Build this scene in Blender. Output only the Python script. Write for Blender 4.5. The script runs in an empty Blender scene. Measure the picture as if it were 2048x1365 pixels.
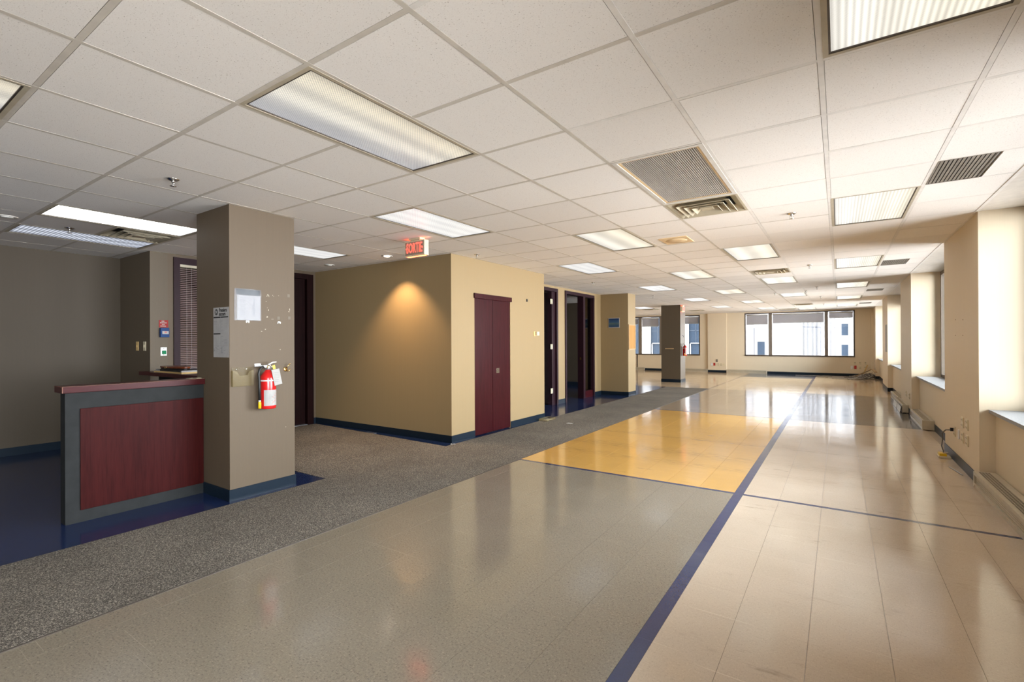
import bpy, math, random
from mathutils import Matrix, Vector
random.seed(7)
S = bpy.context.scene
COL = S.collection

# ------------------------------------------------------------------ camera
HC, H = 1.3672, 2.5676          # eye height, ceiling height
yaw, pitch, roll = 0.5935, 0.0018, -0.0044
R = Vector((math.cos(yaw), math.sin(yaw), 0)); F = Vector((-math.sin(yaw), math.cos(yaw), 0)); U = Vector((0, 0, 1))
F2 = F * math.cos(pitch) + U * math.sin(pitch); U2 = U * math.cos(pitch) - F * math.sin(pitch)
R3 = R * math.cos(roll) + U2 * math.sin(roll); U3 = U2 * math.cos(roll) - R * math.sin(roll)
cam = bpy.data.cameras.new('camera'); cam.sensor_width = 36; cam.lens = 17.012; cam.clip_end = 300
co = bpy.data.objects.new('camera', cam); COL.objects.link(co)
mw = Matrix((R3, U3, -F2)).transposed().to_4x4(); mw.translation = (0, 0, HC)
co.matrix_world = mw
S.camera = co

# ------------------------------------------------------------------ world, exposure, window portals
VS = S.view_settings
VS.view_transform = 'Standard'; VS.look = 'None'; VS.exposure = 0.38; VS.gamma = 1; VS.use_curve_mapping = False
WORLD = 30
w = bpy.data.worlds.new('sky'); S.world = w; w.use_nodes = True
nt = w.node_tree; nt.nodes.clear()
wo = nt.nodes.new('ShaderNodeOutputWorld'); bg = nt.nodes.new('ShaderNodeBackground')
tc = nt.nodes.new('ShaderNodeTexCoord'); sp = nt.nodes.new('ShaderNodeSeparateXYZ'); cr = nt.nodes.new('ShaderNodeValToRGB')
mr = nt.nodes.new('ShaderNodeMapRange'); mr.inputs[1].default_value = -1; mr.inputs[2].default_value = 1
nt.links.new(tc.outputs['Generated'], sp.inputs[0]); nt.links.new(sp.outputs['Z'], mr.inputs[0]); nt.links.new(mr.outputs[0], cr.inputs[0])
els = cr.color_ramp.elements         # shaded street below, bright hazy facades at eye level, hazy sky above
els[0].position = 0.0; els[0].color = (0.12, 0.115, 0.11, 1)
els[1].position = 1.0; els[1].color = (0.76, 0.88, 1.0, 1)
for p, c in ((.20, (.16, .155, .15, 1)), (.35, (.46, .46, .455, 1)), (.45, (.86, .90, .94, 1)), (.6, (.86, .94, 1.0, 1))):
    e = els.new(p); e.color = c
nt.links.new(cr.outputs[0], bg.inputs[0]); bg.inputs[1].default_value = WORLD
nt.links.new(bg.outputs[0], wo.inputs[0])
S.cycles.use_denoising = True
S.cycles.max_bounces = 10; S.cycles.diffuse_bounces = 7; S.cycles.glossy_bounces = 4; S.cycles.transparent_max_bounces = 16
S.cycles.caustics_reflective = False; S.cycles.caustics_refractive = False
S.cycles.sample_clamp_indirect = 6

BAY0, PITCH, PIER = 6.18, 5.05, 1.75     # window bays along the right-hand wall
def bay(k): return (max(-6.3, BAY0 + PITCH * (k - 1) + PIER), BAY0 + PITCH * k)    # y range of the bay that ends at pier k
YF = 22.5
def portal(loc, rot, sx, sy):
    l = bpy.data.lights.new('window_portal', 'AREA'); l.shape = 'RECTANGLE'; l.size = sx; l.size_y = sy
    l.cycles.is_portal = True
    o = bpy.data.objects.new('window_portal', l); COL.objects.link(o); o.location = loc; o.rotation_euler = rot
for k in range(-2, 4):
    a, b = bay(k)
    portal((1.72, (a + b) / 2, 1.62), (0, math.pi / 2, 0), 1.9, b - a)
portal((-1.39, YF + .35, 1.63), (-math.pi / 2, 0, 0), 3.8, 1.85)
portal((-7.2, YF + .35, 1.63), (-math.pi / 2, 0, 0), 4.2, 1.85)

# ------------------------------------------------------------------ materials
def srgb(r, g, b):
    f = lambda c: c / 12.92 if c <= .04045 else ((c + .055) / 1.055) ** 2.4
    return (f(r / 255), f(g / 255), f(b / 255))
class NT:
    def __init__(s, name):
        s.m = bpy.data.materials.new(name); s.m.use_nodes = True; s.t = s.m.node_tree
        s.b = s.t.nodes['Principled BSDF']; s.o = s.t.nodes['Material Output']
    def n(s, typ, **kw):
        x = s.t.nodes.new('ShaderNode' + typ)
        for k, v in kw.items():
            if k in ('operation', 'blend_type', 'data_type', 'distance', 'feature', 'wave_type', 'bands_direction'): setattr(x, k, v)
            else: x.inputs[k].default_value = v
        return x
    def l(s, a, b): s.t.links.new(a, b)
    def pos(s, scale=(1, 1, 1)):
        g = s.n('NewGeometry'); mp = s.n('Mapping'); mp.inputs['Scale'].default_value = scale
        s.l(g.outputs['Position'], mp.inputs['Vector']); return mp.outputs[0]
    def obj(s, scale=(1, 1, 1)):
        g = s.n('TexCoord'); mp = s.n('Mapping'); mp.inputs['Scale'].default_value = scale
        s.l(g.outputs['Object'], mp.inputs['Vector']); return mp.outputs[0]
    def noise(s, vec, scale, detail=2, rough=.5):
        x = s.n('TexNoise', Scale=scale, Detail=detail, Roughness=rough); s.l(vec, x.inputs['Vector']); return x.outputs['Fac']
    def ramp(s, fac, stops):
        r = s.n('ValToRGB'); s.l(fac, r.inputs[0]); els = r.color_ramp.elements
        for i, (p, c) in enumerate(stops):
            el = els[i] if i < 2 else els.new(p)
            el.position = p; el.color = (*c, 1) if len(c) == 3 else c
        return r.outputs[0]
    def mix(s, fac, a, b, mode='MIX'):
        x = s.t.nodes.new('ShaderNodeMix'); x.data_type = 'RGBA'; x.blend_type = mode
        for v, i in ((fac, 0), (a, 6), (b, 7)):
            if hasattr(v, 'is_output'): s.l(v, x.inputs[i])
            elif i == 0: x.inputs[i].default_value = v
            else: x.inputs[i].default_value = (*v, 1)
        return x.outputs[2]
    def math(s, op, a, b=None, c=None):
        x = s.n('Math', operation=op)
        for i, v in enumerate((a, b, c)):
            if v is None: continue
            if hasattr(v, 'is_output'): s.l(v, x.inputs[i])
            else: x.inputs[i].default_value = v
        return x.outputs[0]
    def bump(s, h, strength=.3, dist=.002):
        x = s.n('Bump', Strength=strength, Distance=dist); s.l(h, x.inputs['Height']); s.l(x.outputs[0], s.b.inputs['Normal'])
    def base(s, c):
        if hasattr(c, 'is_output'): s.l(c, s.b.inputs['Base Color'])
        else: s.b.inputs['Base Color'].default_value = (*c, 1)

def plain(name, col, rough=.5, metal=0, spec=.5, var=.06, emit=None, es=1):
    n = NT(name); c2 = tuple(max(0, c * (1 - 2 * var)) for c in col)
    n.base(n.ramp(n.noise(n.obj(), 14, 3), [(.3, c2), (.7, col)])) if var else n.base(col)
    n.b.inputs['Roughness'].default_value = rough; n.b.inputs['Metallic'].default_value = metal
    n.b.inputs['Specular IOR Level'].default_value = spec
    if emit: n.b.inputs['Emission Color'].default_value = (*emit, 1); n.b.inputs['Emission Strength'].default_value = es
    return n.m

def wallcover(name, col, var=.07):      # vinyl wall covering with a fine vertical weave
    n = NT(name)
    f1 = n.noise(n.pos((90, 90, 1.2)), 1, 3); f2 = n.noise(n.pos((260, 260, 14)), 1, 2); f3 = n.noise(n.pos(), .8, 3)
    f = n.math('ADD', n.math('MULTIPLY', f1, .5), n.math('ADD', n.math('MULTIPLY', f2, .3), n.math('MULTIPLY', f3, .2)))
    lo = tuple(c * (1 - var) for c in col); hi = tuple(min(1, c * (1 + var)) for c in col)
    n.base(n.ramp(f, [(.35, lo), (.65, hi)])); n.b.inputs['Roughness'].default_value = .55
    n.b.inputs['Specular IOR Level'].default_value = .3
    n.bump(f2, .25, .0006); return n.m

def vct(name, col, chip=.25, gloss=.14, scuff=0.0):        # waxed vinyl composition tile: streaky chips, per-tile shade
    n = NT(name)
    g = n.n('NewGeometry'); oi = n.n('ObjectInfo')
    rnd = n.math('FRACT', n.math('ADD', g.outputs['Random Per Island'], oi.outputs['Random']))
    v1 = n.noise(n.pos((70, 150, 1)), 1, 2, .6); v2 = n.noise(n.pos((150, 60, 1)), 1.3, 1, .5); v3 = n.noise(n.pos(), .9, 4, .6)
    lo = tuple(c * (1 - chip) for c in col); hi = tuple(min(1, c * (1 + chip * .9)) for c in col)
    c1 = n.ramp(v1, [(.30, lo), (.42, col), (.60, col), (.70, hi)])
    c2 = n.ramp(v2, [(.28, lo), (.40, col), (.62, col), (.74, hi)])
    c = n.mix(.5, c1, c2)
    sh = n.ramp(rnd, [(0, (.985, .985, .985)), (1, (1.012, 1.01, 1.008))])
    c = n.mix(1, c, sh, 'MULTIPLY')
    c = n.mix(1, c, n.ramp(v3, [(.3, (.93, .92, .91)), (.7, (1.04, 1.04, 1.04))]), 'MULTIPLY')
    if scuff:                                   # heel marks and traffic soiling
        k1 = n.noise(n.pos((3, 14, 1)), 1, 5, .75); k2 = n.noise(n.pos((.9, 1.6, 1)), 1.0, 2)
        k = n.math('MULTIPLY', n.ramp(k1, [(.58, (0, 0, 0)), (.72, (1, 1, 1))]), n.ramp(k2, [(.48, (0, 0, 0)), (.62, (1, 1, 1))]))
        g3 = n.n('NewGeometry'); s3 = n.n('SeparateXYZ'); n.l(g3.outputs['Position'], s3.inputs[0])
        wob = n.math('MULTIPLY_ADD', n.noise(n.pos((1.2, 0, 0)), 1, 3), .12, -.06)
        for yy, wd, am in ((6.97, .022, 1.0), (7.02, .09, .45), (6.1, .16, .5), (5.55, .10, .45)):     # dirt worked along the cross joints
            q = n.math('DIVIDE', n.math('ADD', n.math('SUBTRACT', s3.outputs['Y'], yy), wob), wd)
            q = n.math('EXPONENT', n.math('MULTIPLY', n.math('MULTIPLY', q, q), -1.0))
            nz = n.ramp(n.noise(n.pos((6, 45, 1)), 1, 4, .7), [(.46, (0, 0, 0)), (.62, (1, 1, 1))])
            k = n.math('MAXIMUM', k, n.math('MULTIPLY', n.math('MULTIPLY', q, nz), am))
        c = n.mix(n.math('MULTIPLY', k, scuff), c, (.10, .075, .05))
    for ang, sc in ((.6, 1.0), (-.9, 1.3), (2.1, .8)):
        g2 = n.n('NewGeometry'); mp = n.n('Mapping'); mp.inputs['Rotation'].default_value = (0, 0, ang); mp.inputs['Scale'].default_value = (.9 * sc, 110 * sc, 1)
        n.l(g2.outputs['Position'], mp.inputs['Vector'])
        q = n.ramp(n.noise(mp.outputs[0], 1, 2, .4), [(.735, (0, 0, 0)), (.76, (1, 1, 1))])
        c = n.mix(n.math('MULTIPLY', q, .28), c, tuple(min(1, x * 1.9 + .06) for x in col))
    n.base(c)
    r = n.ramp(n.noise(n.pos(), 2.2, 4, .65), [(.3, (gloss * .75,) * 3), (.7, (gloss * 1.35,) * 3)])
    n.l(r, n.b.inputs['Roughness']); n.b.inputs['Specular IOR Level'].default_value = .6
    h = n.math('ADD', n.math('MULTIPLY', n.noise(n.pos((2.0, 4.2, 1)), 1.0, 2), 1.0), n.math('MULTIPLY', n.noise(n.pos(), 90, 2), .02))
    n.bump(h, .42, .004); return n.m

def carpet(name):
    n = NT(name)
    a = n.noise(n.pos(), 330, 2, .7); b = n.noise(n.pos(), 120, 2, .6); d = n.noise(n.pos(), 1.3, 3, .6)
    f = n.math('ADD', n.math('MULTIPLY', a, .6), n.math('MULTIPLY', b, .4))
    c = n.ramp(f, [(.38, (.018, .015, .013)), (.47, (.085, .074, .062)), (.54, (.15, .132, .11)), (.61, (.50, .43, .35))])
    c = n.mix(1, c, n.ramp(d, [(.3, (.82, .82, .82)), (.7, (1.1, 1.1, 1.1))]), 'MULTIPLY')
    n.base(c); n.b.inputs['Roughness'].default_value = .95; n.b.inputs['Specular IOR Level'].default_value = .1
    n.bump(f, .9, .004); return n.m

def ceiltile(name):
    n = NT(name)
    a = n.noise(n.pos((1, 1.5, 1)), 150, 3, .7); b = n.noise(n.pos((1, 1, 1)), 300, 2)
    g = n.n('NewGeometry'); oi = n.n('ObjectInfo'); rnd = n.math('FRACT', n.math('ADD', g.outputs['Random Per Island'], oi.outputs['Random']))
    c = n.ramp(a, [(.315, (.27, .22, .18)), (.355, (.87, .835, .80)), (.6, (.895, .865, .83)), (.75, (.93, .90, .87))])
    c = n.mix(1, c, n.ramp(rnd, [(0, (.95, .945, .94)), (1, (1.02, 1.02, 1.02))]), 'MULTIPLY')
    n.base(c); n.b.inputs['Roughness'].default_value = .9; n.b.inputs['Specular IOR Level'].default_value = .15
    n.bump(n.math('ADD', a, n.math('MULTIPLY', b, .4)), .16, .002); return n.m

def wood(name, dark, light, rough=.35, vertical=True, spec=.4):
    n = NT(name)
    s = (30, 30, 1.6) if vertical else (30, 1.6, 30)
    f = n.noise(n.pos(s), 1, 5, .6); g = n.noise(n.pos(tuple(4 * x for x in s)), 1, 2)
    f = n.math('ADD', n.math('MULTIPLY', f, .7), n.math('MULTIPLY', g, .3))
    n.base(n.ramp(f, [(.35, dark), (.65, light)])); n.b.inputs['Roughness'].default_value = rough
    n.b.inputs['Specular IOR Level'].default_value = spec; return n.m

def lens(name, lo, hi, strength, tubes=(.25, .75), warm=None, ribs=None):     # prismatic acrylic lens with the tubes glowing behind it
    n = NT(name)
    v = n.n('TexCoord'); sp = n.n('SeparateXYZ'); n.l(v.outputs['Object'], sp.inputs[0])
    x, y = sp.outputs['X'], sp.outputs['Y']
    k = 2 * math.pi / .0145
    cell = n.math('MULTIPLY', n.math('SINE', n.math('MULTIPLY', x, k)), n.math('SINE', n.math('MULTIPLY', y, k)))
    if ribs == 'across': cell = n.math('SINE', n.math('MULTIPLY', y, k * .45))
    if ribs == 'along': cell = n.math('MULTIPLY_ADD', n.math('SINE', n.math('MULTIPLY', y, k * 2)), .35, n.math('MULTIPLY', n.math('SINE', n.math('MULTIPLY', x, k * .62)), .65))
    cell = n.math('MULTIPLY_ADD', cell, .5, .5)
    acc = None
    for t in tubes:
        q = n.math('SUBTRACT', x, (t - .5) * .56); q = n.math('MULTIPLY', q, q)
        gz = n.math('EXPONENT', n.math('MULTIPLY', q, -1 / (2 * .055 ** 2)))
        acc = gz if acc is None else n.math('ADD', acc, gz)
    dust = n.noise(n.obj((3, 1.2, 1)), 1.5, 3)
    g = n.math('MULTIPLY_ADD', acc, .55, n.math('MULTIPLY_ADD', dust, .35, .05))
    g = n.math('MULTIPLY', g, n.math('MULTIPLY_ADD', cell, 1.25, .30))
    c = n.ramp(n.math('MINIMUM', g, 1.0), [(0.0, lo), (.9, hi)])
    if warm: 
        wv = n.math('MULTIPLY_ADD', x, 1.8, .5)
        c = n.mix(n.math('MINIMUM', n.math('MAXIMUM', wv, 0), 1), c, n.mix(1, c, warm, 'MULTIPLY'))
    n.l(c, n.b.inputs['Emission Color']); n.b.inputs['Emission Strength'].default_value = strength
    n.base((.14, .14, .14)); n.b.inputs['Roughness'].default_value = .25
    n.bump(cell, .6, .003); return n.m

def glassmat(name, tint=(1, 1, 1), ior=1.45):
    n = NT(name); n.t.nodes.remove(n.b)
    tr = n.n('BsdfTransparent'); tr.inputs[0].default_value = (*tint, 1); gl = n.n('BsdfGlossy', Roughness=.02)
    fr = n.n('Fresnel', IOR=ior); mx = n.n('MixShader')
    n.l(fr.outputs[0], mx.inputs[0]); n.l(tr.outputs[0], mx.inputs[1]); n.l(gl.outputs[0], mx.inputs[2]); n.l(mx.outputs[0], n.o.inputs[0]); return n.m

def shademat(name):       # woven roller-shade cloth, part of the light passes
    n = NT(name); d = n.n('BsdfDiffuse'); d.inputs[0].default_value = (.42, .39, .38, 1)
    t2 = n.n('BsdfTranslucent'); t2.inputs[0].default_value = (.35, .33, .32, 1); tr = n.n('BsdfTransparent'); tr.inputs[0].default_value = (.8, .78, .8, 1)
    a = n.n('MixShader', Fac=.4); b = n.n('MixShader', Fac=.22)
    n.l(d.outputs[0], a.inputs[1]); n.l(t2.outputs[0], a.inputs[2]); n.l(a.outputs[0], b.inputs[1]); n.l(tr.outputs[0], b.inputs[2]); n.l(b.outputs[0], n.o.inputs[0]); return n.m

def clearplastic(name, tint, body, fac):
    n = NT(name); d = n.b; n.base(body); d.inputs['Roughness'].default_value = .2
    tr = n.n('BsdfTransparent'); tr.inputs[0].default_value = (*tint, 1); a = n.n('MixShader', Fac=fac)
    n.l(d.outputs[0], a.inputs[1]); n.l(tr.outputs[0], a.inputs[2]); n.l(a.outputs[0], n.o.inputs[0]); return n.m

MT = dict(
    yellow=wallcover('cream_wallcovering', (.295, .211, .108), .02),
    cream=wallcover('pale_wallcovering', (.69, .585, .43), .02),
    taupe=wallcover('taupe_wallcovering', (.112, .081, .052), .03),
    taupe_shaded=wallcover('shaded_taupe_wallcovering', (.074, .056, .037), .03), taupe3=wallcover('brown_wallcovering', (.112, .086, .058), .03),  # first: column taupe with the dimness of left and office walls painted in
    white=plain('white_paint', (.78, .74, .68), .7),
    slab=plain('grey_slab', (.4, .38, .36), .9),
    tile=ceiltile('fissured_ceiling_tile'),
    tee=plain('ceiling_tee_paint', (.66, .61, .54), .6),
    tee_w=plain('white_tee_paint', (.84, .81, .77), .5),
    grey=vct('grey_vinyl_tile', (.225, .190, .143), .75, .12),
    yel=vct('yellow_vinyl_tile', (.58, .33, .088), .14, .10, .8),
    beige=vct('beige_vinyl_tile', (.54, .437, .335), .22, .10, .45),
    beige2=vct('tan_vinyl_tile', (.55, .41, .26), .10, .11, .2),
    tan=vct('taupe_vinyl_tile', (.33, .255, .185), .15, .11),
    dgrey=vct('dark_grey_vinyl_tile', (.115, .10, .092), .2, .11),
    bgrey=vct('blue_grey_vinyl_tile', (.10, .115, .15), .2, .11),
    navy=vct('navy_vinyl', (.012, .024, .075), .35, .16),
    stripe=vct('blue_stripe_vinyl', (.018, .032, .105), .3, .14),
    carpet=carpet('speckled_carpet'),
    base=plain('navy_base_rubber', (.007, .015, .026), .38, spec=.25),
    maroon=wood('maroon_door_laminate', (.024, .0026, .004), (.044, .0055, .0075), .3, spec=.14),
    maroon_shaded=wood('shaded_maroon_veneer', (.006, .0015, .0015), (.013, .003, .003), .5, spec=.1),  # maroon darkened to paint in the shade of the recessed corridor door
    frame=plain('dark_plum_frame_paint', (.022, .007, .011), .45, spec=.15),
    panel=wood('mahogany_laminate', (.027, .0032, .003), (.044, .0062, .0055), .45, spec=.08),
    counter_body=plain('charcoal_laminate', (.024, .025, .025), .7, spec=.15, var=.12),
    counter_top=wood('mahogany_edge', (.040, .0055, .0065), (.064, .010, .011), .33, False, .15),
    edgewear=plain('worn_edge_wood', (.20, .085, .05), .6),
    black=plain('black_plastic', (.008, .008, .009), .45),
    dark=plain('dark_void', (.004, .004, .004), .9),
    ivory=plain('ivory_plastic', (.70, .61, .42), .4),
    whitep=plain('white_plastic', (.75, .73, .70), .4),
    beigem=plain('beige_enamel', (.50, .44, .33), .4),
    whitem=plain('white_enamel', (.74, .72, .68), .35),
    bronze=plain('bronze_frame', (.075, .058, .045), .4, .2),
    alu=plain('aluminium', (.55, .55, .56), .3, .9),
    chrome=plain('chrome', (.75, .74, .72), .15, 1),
    brass=plain('brass', (.75, .52, .20), .22, 1),
    brown_metal=plain('brown_window_metal', (.20, .165, .13), .45, .1),
    stone=wallcover('grey_sill_stone', (.30, .30, .30), .25),
    red=plain('red_enamel', (.60, .012, .012), .22),
    dred=plain('red_plastic', (.42, .02, .02), .4),
    signred=plain('red_sign_plastic', (.30, .035, .032), .5, spec=.1),
    blue=plain('blue_plastic', (.015, .05, .16), .45, spec=.12),
    green=plain('green_plastic', (.0, .13, .05), .4, spec=.12, emit=(0, .45, .16), es=.12),
    yellowp=plain('yellow_plastic', (.80, .52, .015), .4),
    paper=plain('white_paper', (.40, .385, .37), .8, spec=.1),
    chip=plain('bare_plaster_chip', (.40, .35, .27), .8, spec=.1), patch=plain('adhesive_residue', (.145, .115, .08), .6),
    ink=plain('black_ink', (.02, .02, .02), .8, var=0),
    inkg=plain('grey_ink', (.25, .25, .25), .8, var=0),
    inkr=plain('red_ink', (.55, .12, .10), .8, var=0),
    rubber=plain('black_rubber', (.012, .012, .012), .5),
    cork=wood('cork_board', (.36, .185, .06), (.46, .25, .09), .8, spec=.1),
    pine=plain('tan_wood', (.46, .31, .16), .6),
    redwood=wood('red_brown_wood', (.09, .02, .006), (.20, .05, .015), .3, False),
    folder=plain('manila_card', (.70, .48, .20), .7),
    slat=plain('venetian_slat', (.30, .215, .205), .35),
    string=plain('white_cord', (.65, .6, .58), .7),
    grille=plain('return_grille_plastic', (.50, .46, .42), .5),
    grille_d=plain('grey_grille_plastic', (.23, .205, .175), .5),
    grille_edge=plain('yellowed_edge_paint', (.80, .60, .36), .5),
    diff=plain('diffuser_enamel', (.52, .46, .34), .4),
    glass=glassmat('window_glass'), glass_d=glassmat('sidelight_glass', (.5, .47, .4), 2.0),
    shade=shademat('roller_shade_cloth'),
    clear=clearplastic('clear_plastic', (.93, .90, .80), (.36, .30, .19), .86),
    sleeve=clearplastic('plastic_sleeve', (.95, .95, .98), (.30, .32, .36), .78),
    lens_a=lens('prismatic_lens', (.24, .25, .30), (1.0, .985, .94), 0.70, (.45, .8), (1.0, .90, .70)),
    lens_b=lens('prismatic_lens_bright', (.36, .37, .41), (1.0, 1.0, .97), .76, (.2, .5, .8)),
    lens_c=lens('prismatic_lens_warm', (.46, .44, .40), (1.0, .97, .90), .84, (.25, .75), (1.0, .93, .78)),
    lens_e=lens('prismatic_lens_window_side', (.42, .40, .36), (1.0, .97, .90), .86, (.2, .5, .8), (1.0, .94, .82), 'along'),
    lens_f=lens('prismatic_lens_full', (.40, .40, .42), (1.0, .98, .92), 2.4, (.2, .5, .8), None, 'across'),
    lens_d=lens('prismatic_lens_dim', (.06, .07, .10), (.66, .71, .82), .8, (.3, .7), None, 'across'),  # unlit fixture: its bluish reflections are painted as a weak glow
    exit_red=plain('exit_letter_glow', (.8, .05, .03), .4, var=0, emit=(1, .09, .06), es=2.0),
    exit_face=plain('exit_face', (.34, .27, .21), .5, spec=.1, emit=(1, .2, .1), es=.03),
    exit_glow=plain('exit_slot_glow', (.9, .1, .05), .4, var=0, emit=(1, .10, .04), es=9.0),
    bulb=plain('halogen_bulb', (1, .9, .8), .4, var=0, emit=(1, .80, .60), es=14),
    picture=None,
    facade=plain('pale_facade_stone', (.125, .121, .120), .8, spec=0, var=.04),
    facade2=plain('pale_facade_rib', (.100, .097, .100), .8, spec=0, var=.04),
    fwin=plain('facade_window_glass', (.012, .016, .022), .2, spec=0),
    bluefac=plain('blue_grey_facade', (.010, .0135, .019), .4, spec=0, var=.1),
    joint=plain('pale_facade_joint', (.018, .021, .026), .5, spec=0),
    steel=plain('grey_steel', (.03, .03, .034), .5, spec=0),
    cable=plain('grey_cable', (.15, .13, .11), .6), cable2=plain('pale_cable', (.5, .46, .40), .6),
)
def picmat():
    n = NT('blue_print'); sp = n.n('SeparateXYZ'); g = n.n('TexCoord'); n.l(g.outputs['Object'], sp.inputs[0])
    f = n.noise(n.obj((2, 2, 30)), 3, 3); z = n.math('ADD', n.math('MULTIPLY', sp.outputs['Z'], 4), n.math('MULTIPLY', f, .3))
    n.base(n.ramp(z, [(.0, (.012, .03, .09)), (.30, (.03, .07, .13)), (.52, (.10, .14, .12)), (.62, (.04, .09, .17)), (1, (.01, .03, .10))])); n.b.inputs['Roughness'].default_value = .3
    return n.m
MT['picture'] = picmat()

# ------------------------------------------------------------------ mesh builder
ORG = {}
class MB:
    def __init__(s): s.v, s.f, s.m, s.sm = [], [], [], []
    def add(s, vs, fs, mi=0, smooth=False):
        o = len(s.v); s.v += [tuple(v) for v in vs]
        for f in fs: s.f.append([o + i for i in f]); s.m.append(mi); s.sm.append(smooth)
        return s
    def box(s, x0, x1, y0, y1, z0, z1, mi=0):
        x0, x1 = sorted((x0, x1)); y0, y1 = sorted((y0, y1)); z0, z1 = sorted((z0, z1))
        return s.add([(x0, y0, z0), (x1, y0, z0), (x1, y1, z0), (x0, y1, z0), (x0, y0, z1), (x1, y0, z1), (x1, y1, z1), (x0, y1, z1)],
                     [(0, 3, 2, 1), (4, 5, 6, 7), (0, 1, 5, 4), (1, 2, 6, 5), (2, 3, 7, 6), (3, 0, 4, 7)], mi)
    def bar(s, p, q, wd, ht, mi=0):       # square bar between two points
        p, q = Vector(p), Vector(q); d = (q - p).normalized(); up = Vector((0, 0, 1)) if abs(d.z) < .9 else Vector((0, 1, 0))
        a = d.cross(up).normalized() * wd / 2; b = a.cross(d).normalized() * ht / 2
        vs = [p - a - b, p + a - b, p + a + b, p - a + b, q - a - b, q + a - b, q + a + b, q - a + b]
        return s.add(vs, [(0, 1, 2, 3), (4, 7, 6, 5), (0, 4, 5, 1), (1, 5, 6, 2), (2, 6, 7, 3), (3, 7, 4, 0)], mi)
    def lathe(s, prof, n=16, c=(0, 0, 0), axis='z', mi=0):
        vs = []; fs = []
        for r, z in prof:
            for i in range(n):
                a = 2 * math.pi * i / n; x, y = r * math.cos(a), r * math.sin(a)
                p = {'z': (x, y, z), 'x': (z, x, y), 'y': (y, z, x)}[axis]
                vs.append((c[0] + p[0], c[1] + p[1], c[2] + p[2]))
        for k in range(len(prof) - 1):
            for i in range(n):
                j = (i + 1) % n; fs.append((k * n + i, k * n + j, k * n + n + j, k * n + n + i))
        fs.append(tuple(reversed(range(n)))); fs.append(tuple(range((len(prof) - 1) * n, len(prof) * n)))
        return s.add(vs, fs, mi, True)
    def tube(s, path, r, n=8, mi=0):
        P = [Vector(p) for p in path]; vs = []; fs = []
        a = None
        for i, p in enumerate(P):
            d = (P[min(i + 1, len(P) - 1)] - P[max(i - 1, 0)]).normalized()
            if a is None: a = d.orthogonal().normalized()
            a = (a - d * a.dot(d)).normalized(); b = d.cross(a)
            rr = r[i] if isinstance(r, (list, tuple)) else r
            for k in range(n):
                t = 2 * math.pi * k / n; vs.append(p + a * rr * math.cos(t) + b * rr * math.sin(t))
        for i in range(len(P) - 1):
            for k in range(n):
                j = (k + 1) % n; fs.append((i * n + k, i * n + j, i * n + n + j, i * n + n + k))
        fs.append(tuple(reversed(range(n)))); fs.append(tuple(range((len(P) - 1) * n, len(P) * n)))
        return s.add(vs, fs, mi, True)
    def build(s, name, mat, parent=None, kind=None, local=False, label=None, bev=0):
        me = bpy.data.meshes.new(name)
        org = Vector(ORG.get(parent.name, (0, 0, 0))) if (parent and not local) else Vector((0, 0, 0))
        me.from_pydata([Vector(v) - org for v in s.v], [], s.f)
        for m in (mat if isinstance(mat, (list, tuple)) else [mat]): me.materials.append(MT[m] if isinstance(m, str) else m)
        for p, mi, sm in zip(me.polygons, s.m, s.sm): p.material_index = mi; p.use_smooth = sm
        me.update(); o = bpy.data.objects.new(name, me); COL.objects.link(o)
        if parent: o.parent = parent; ORG[o.name] = ORG.get(parent.name, (0, 0, 0)) if not local else (0, 0, 0)
        if kind: o['kind'] = kind
        if label: o['label'] = label
        if bev:
            b = o.modifiers.new('edge', 'BEVEL'); b.width = bev; b.segments = 2; b.limit_method = 'ANGLE'
        return o
def B(*a): return MB().box(*a)
def frame_ring(hx, hy, i, wd, z0, z1):      # rectangular frame of four butt-jointed bars, inset by i
    x, y = hx - i, hy - i
    return MB().box(-x, -x + wd, -y, y, z0, z1).box(x - wd, x, -y, y, z0, z1).box(-x + wd, x - wd, -y, -y + wd, z0, z1).box(-x + wd, x - wd, y - wd, y, z0, z1)
def tag(o, label, cat, group=None, kind=None):
    o['label'] = label; o['category'] = cat
    if group: o['group'] = group
    if kind: o['kind'] = kind
    return o
def thing(name, label, cat, loc=(0, 0, 0), group=None):
    o = bpy.data.objects.new(name, None); COL.objects.link(o); o.empty_display_size = .1; o.location = loc; ORG[o.name] = tuple(loc)
    return tag(o, label, cat, group)
def struct(name, loc=(0, 0, 0)):
    o = bpy.data.objects.new(name, None); COL.objects.link(o); o.empty_display_size = .1; o.location = loc; ORG[o.name] = tuple(loc); o['kind'] = 'structure'; return o
def dup(root, loc, label, rz=None):
    r = root.copy(); COL.objects.link(r); r.location = loc; r['label'] = label
    if rz is not None: r.rotation_euler.z = rz
    for ch in list(root.children):
        c = ch.copy(); COL.objects.link(c); c.parent = r
        for g in list(ch.children):
            d = g.copy(); COL.objects.link(d); d.parent = c
    return r
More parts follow.
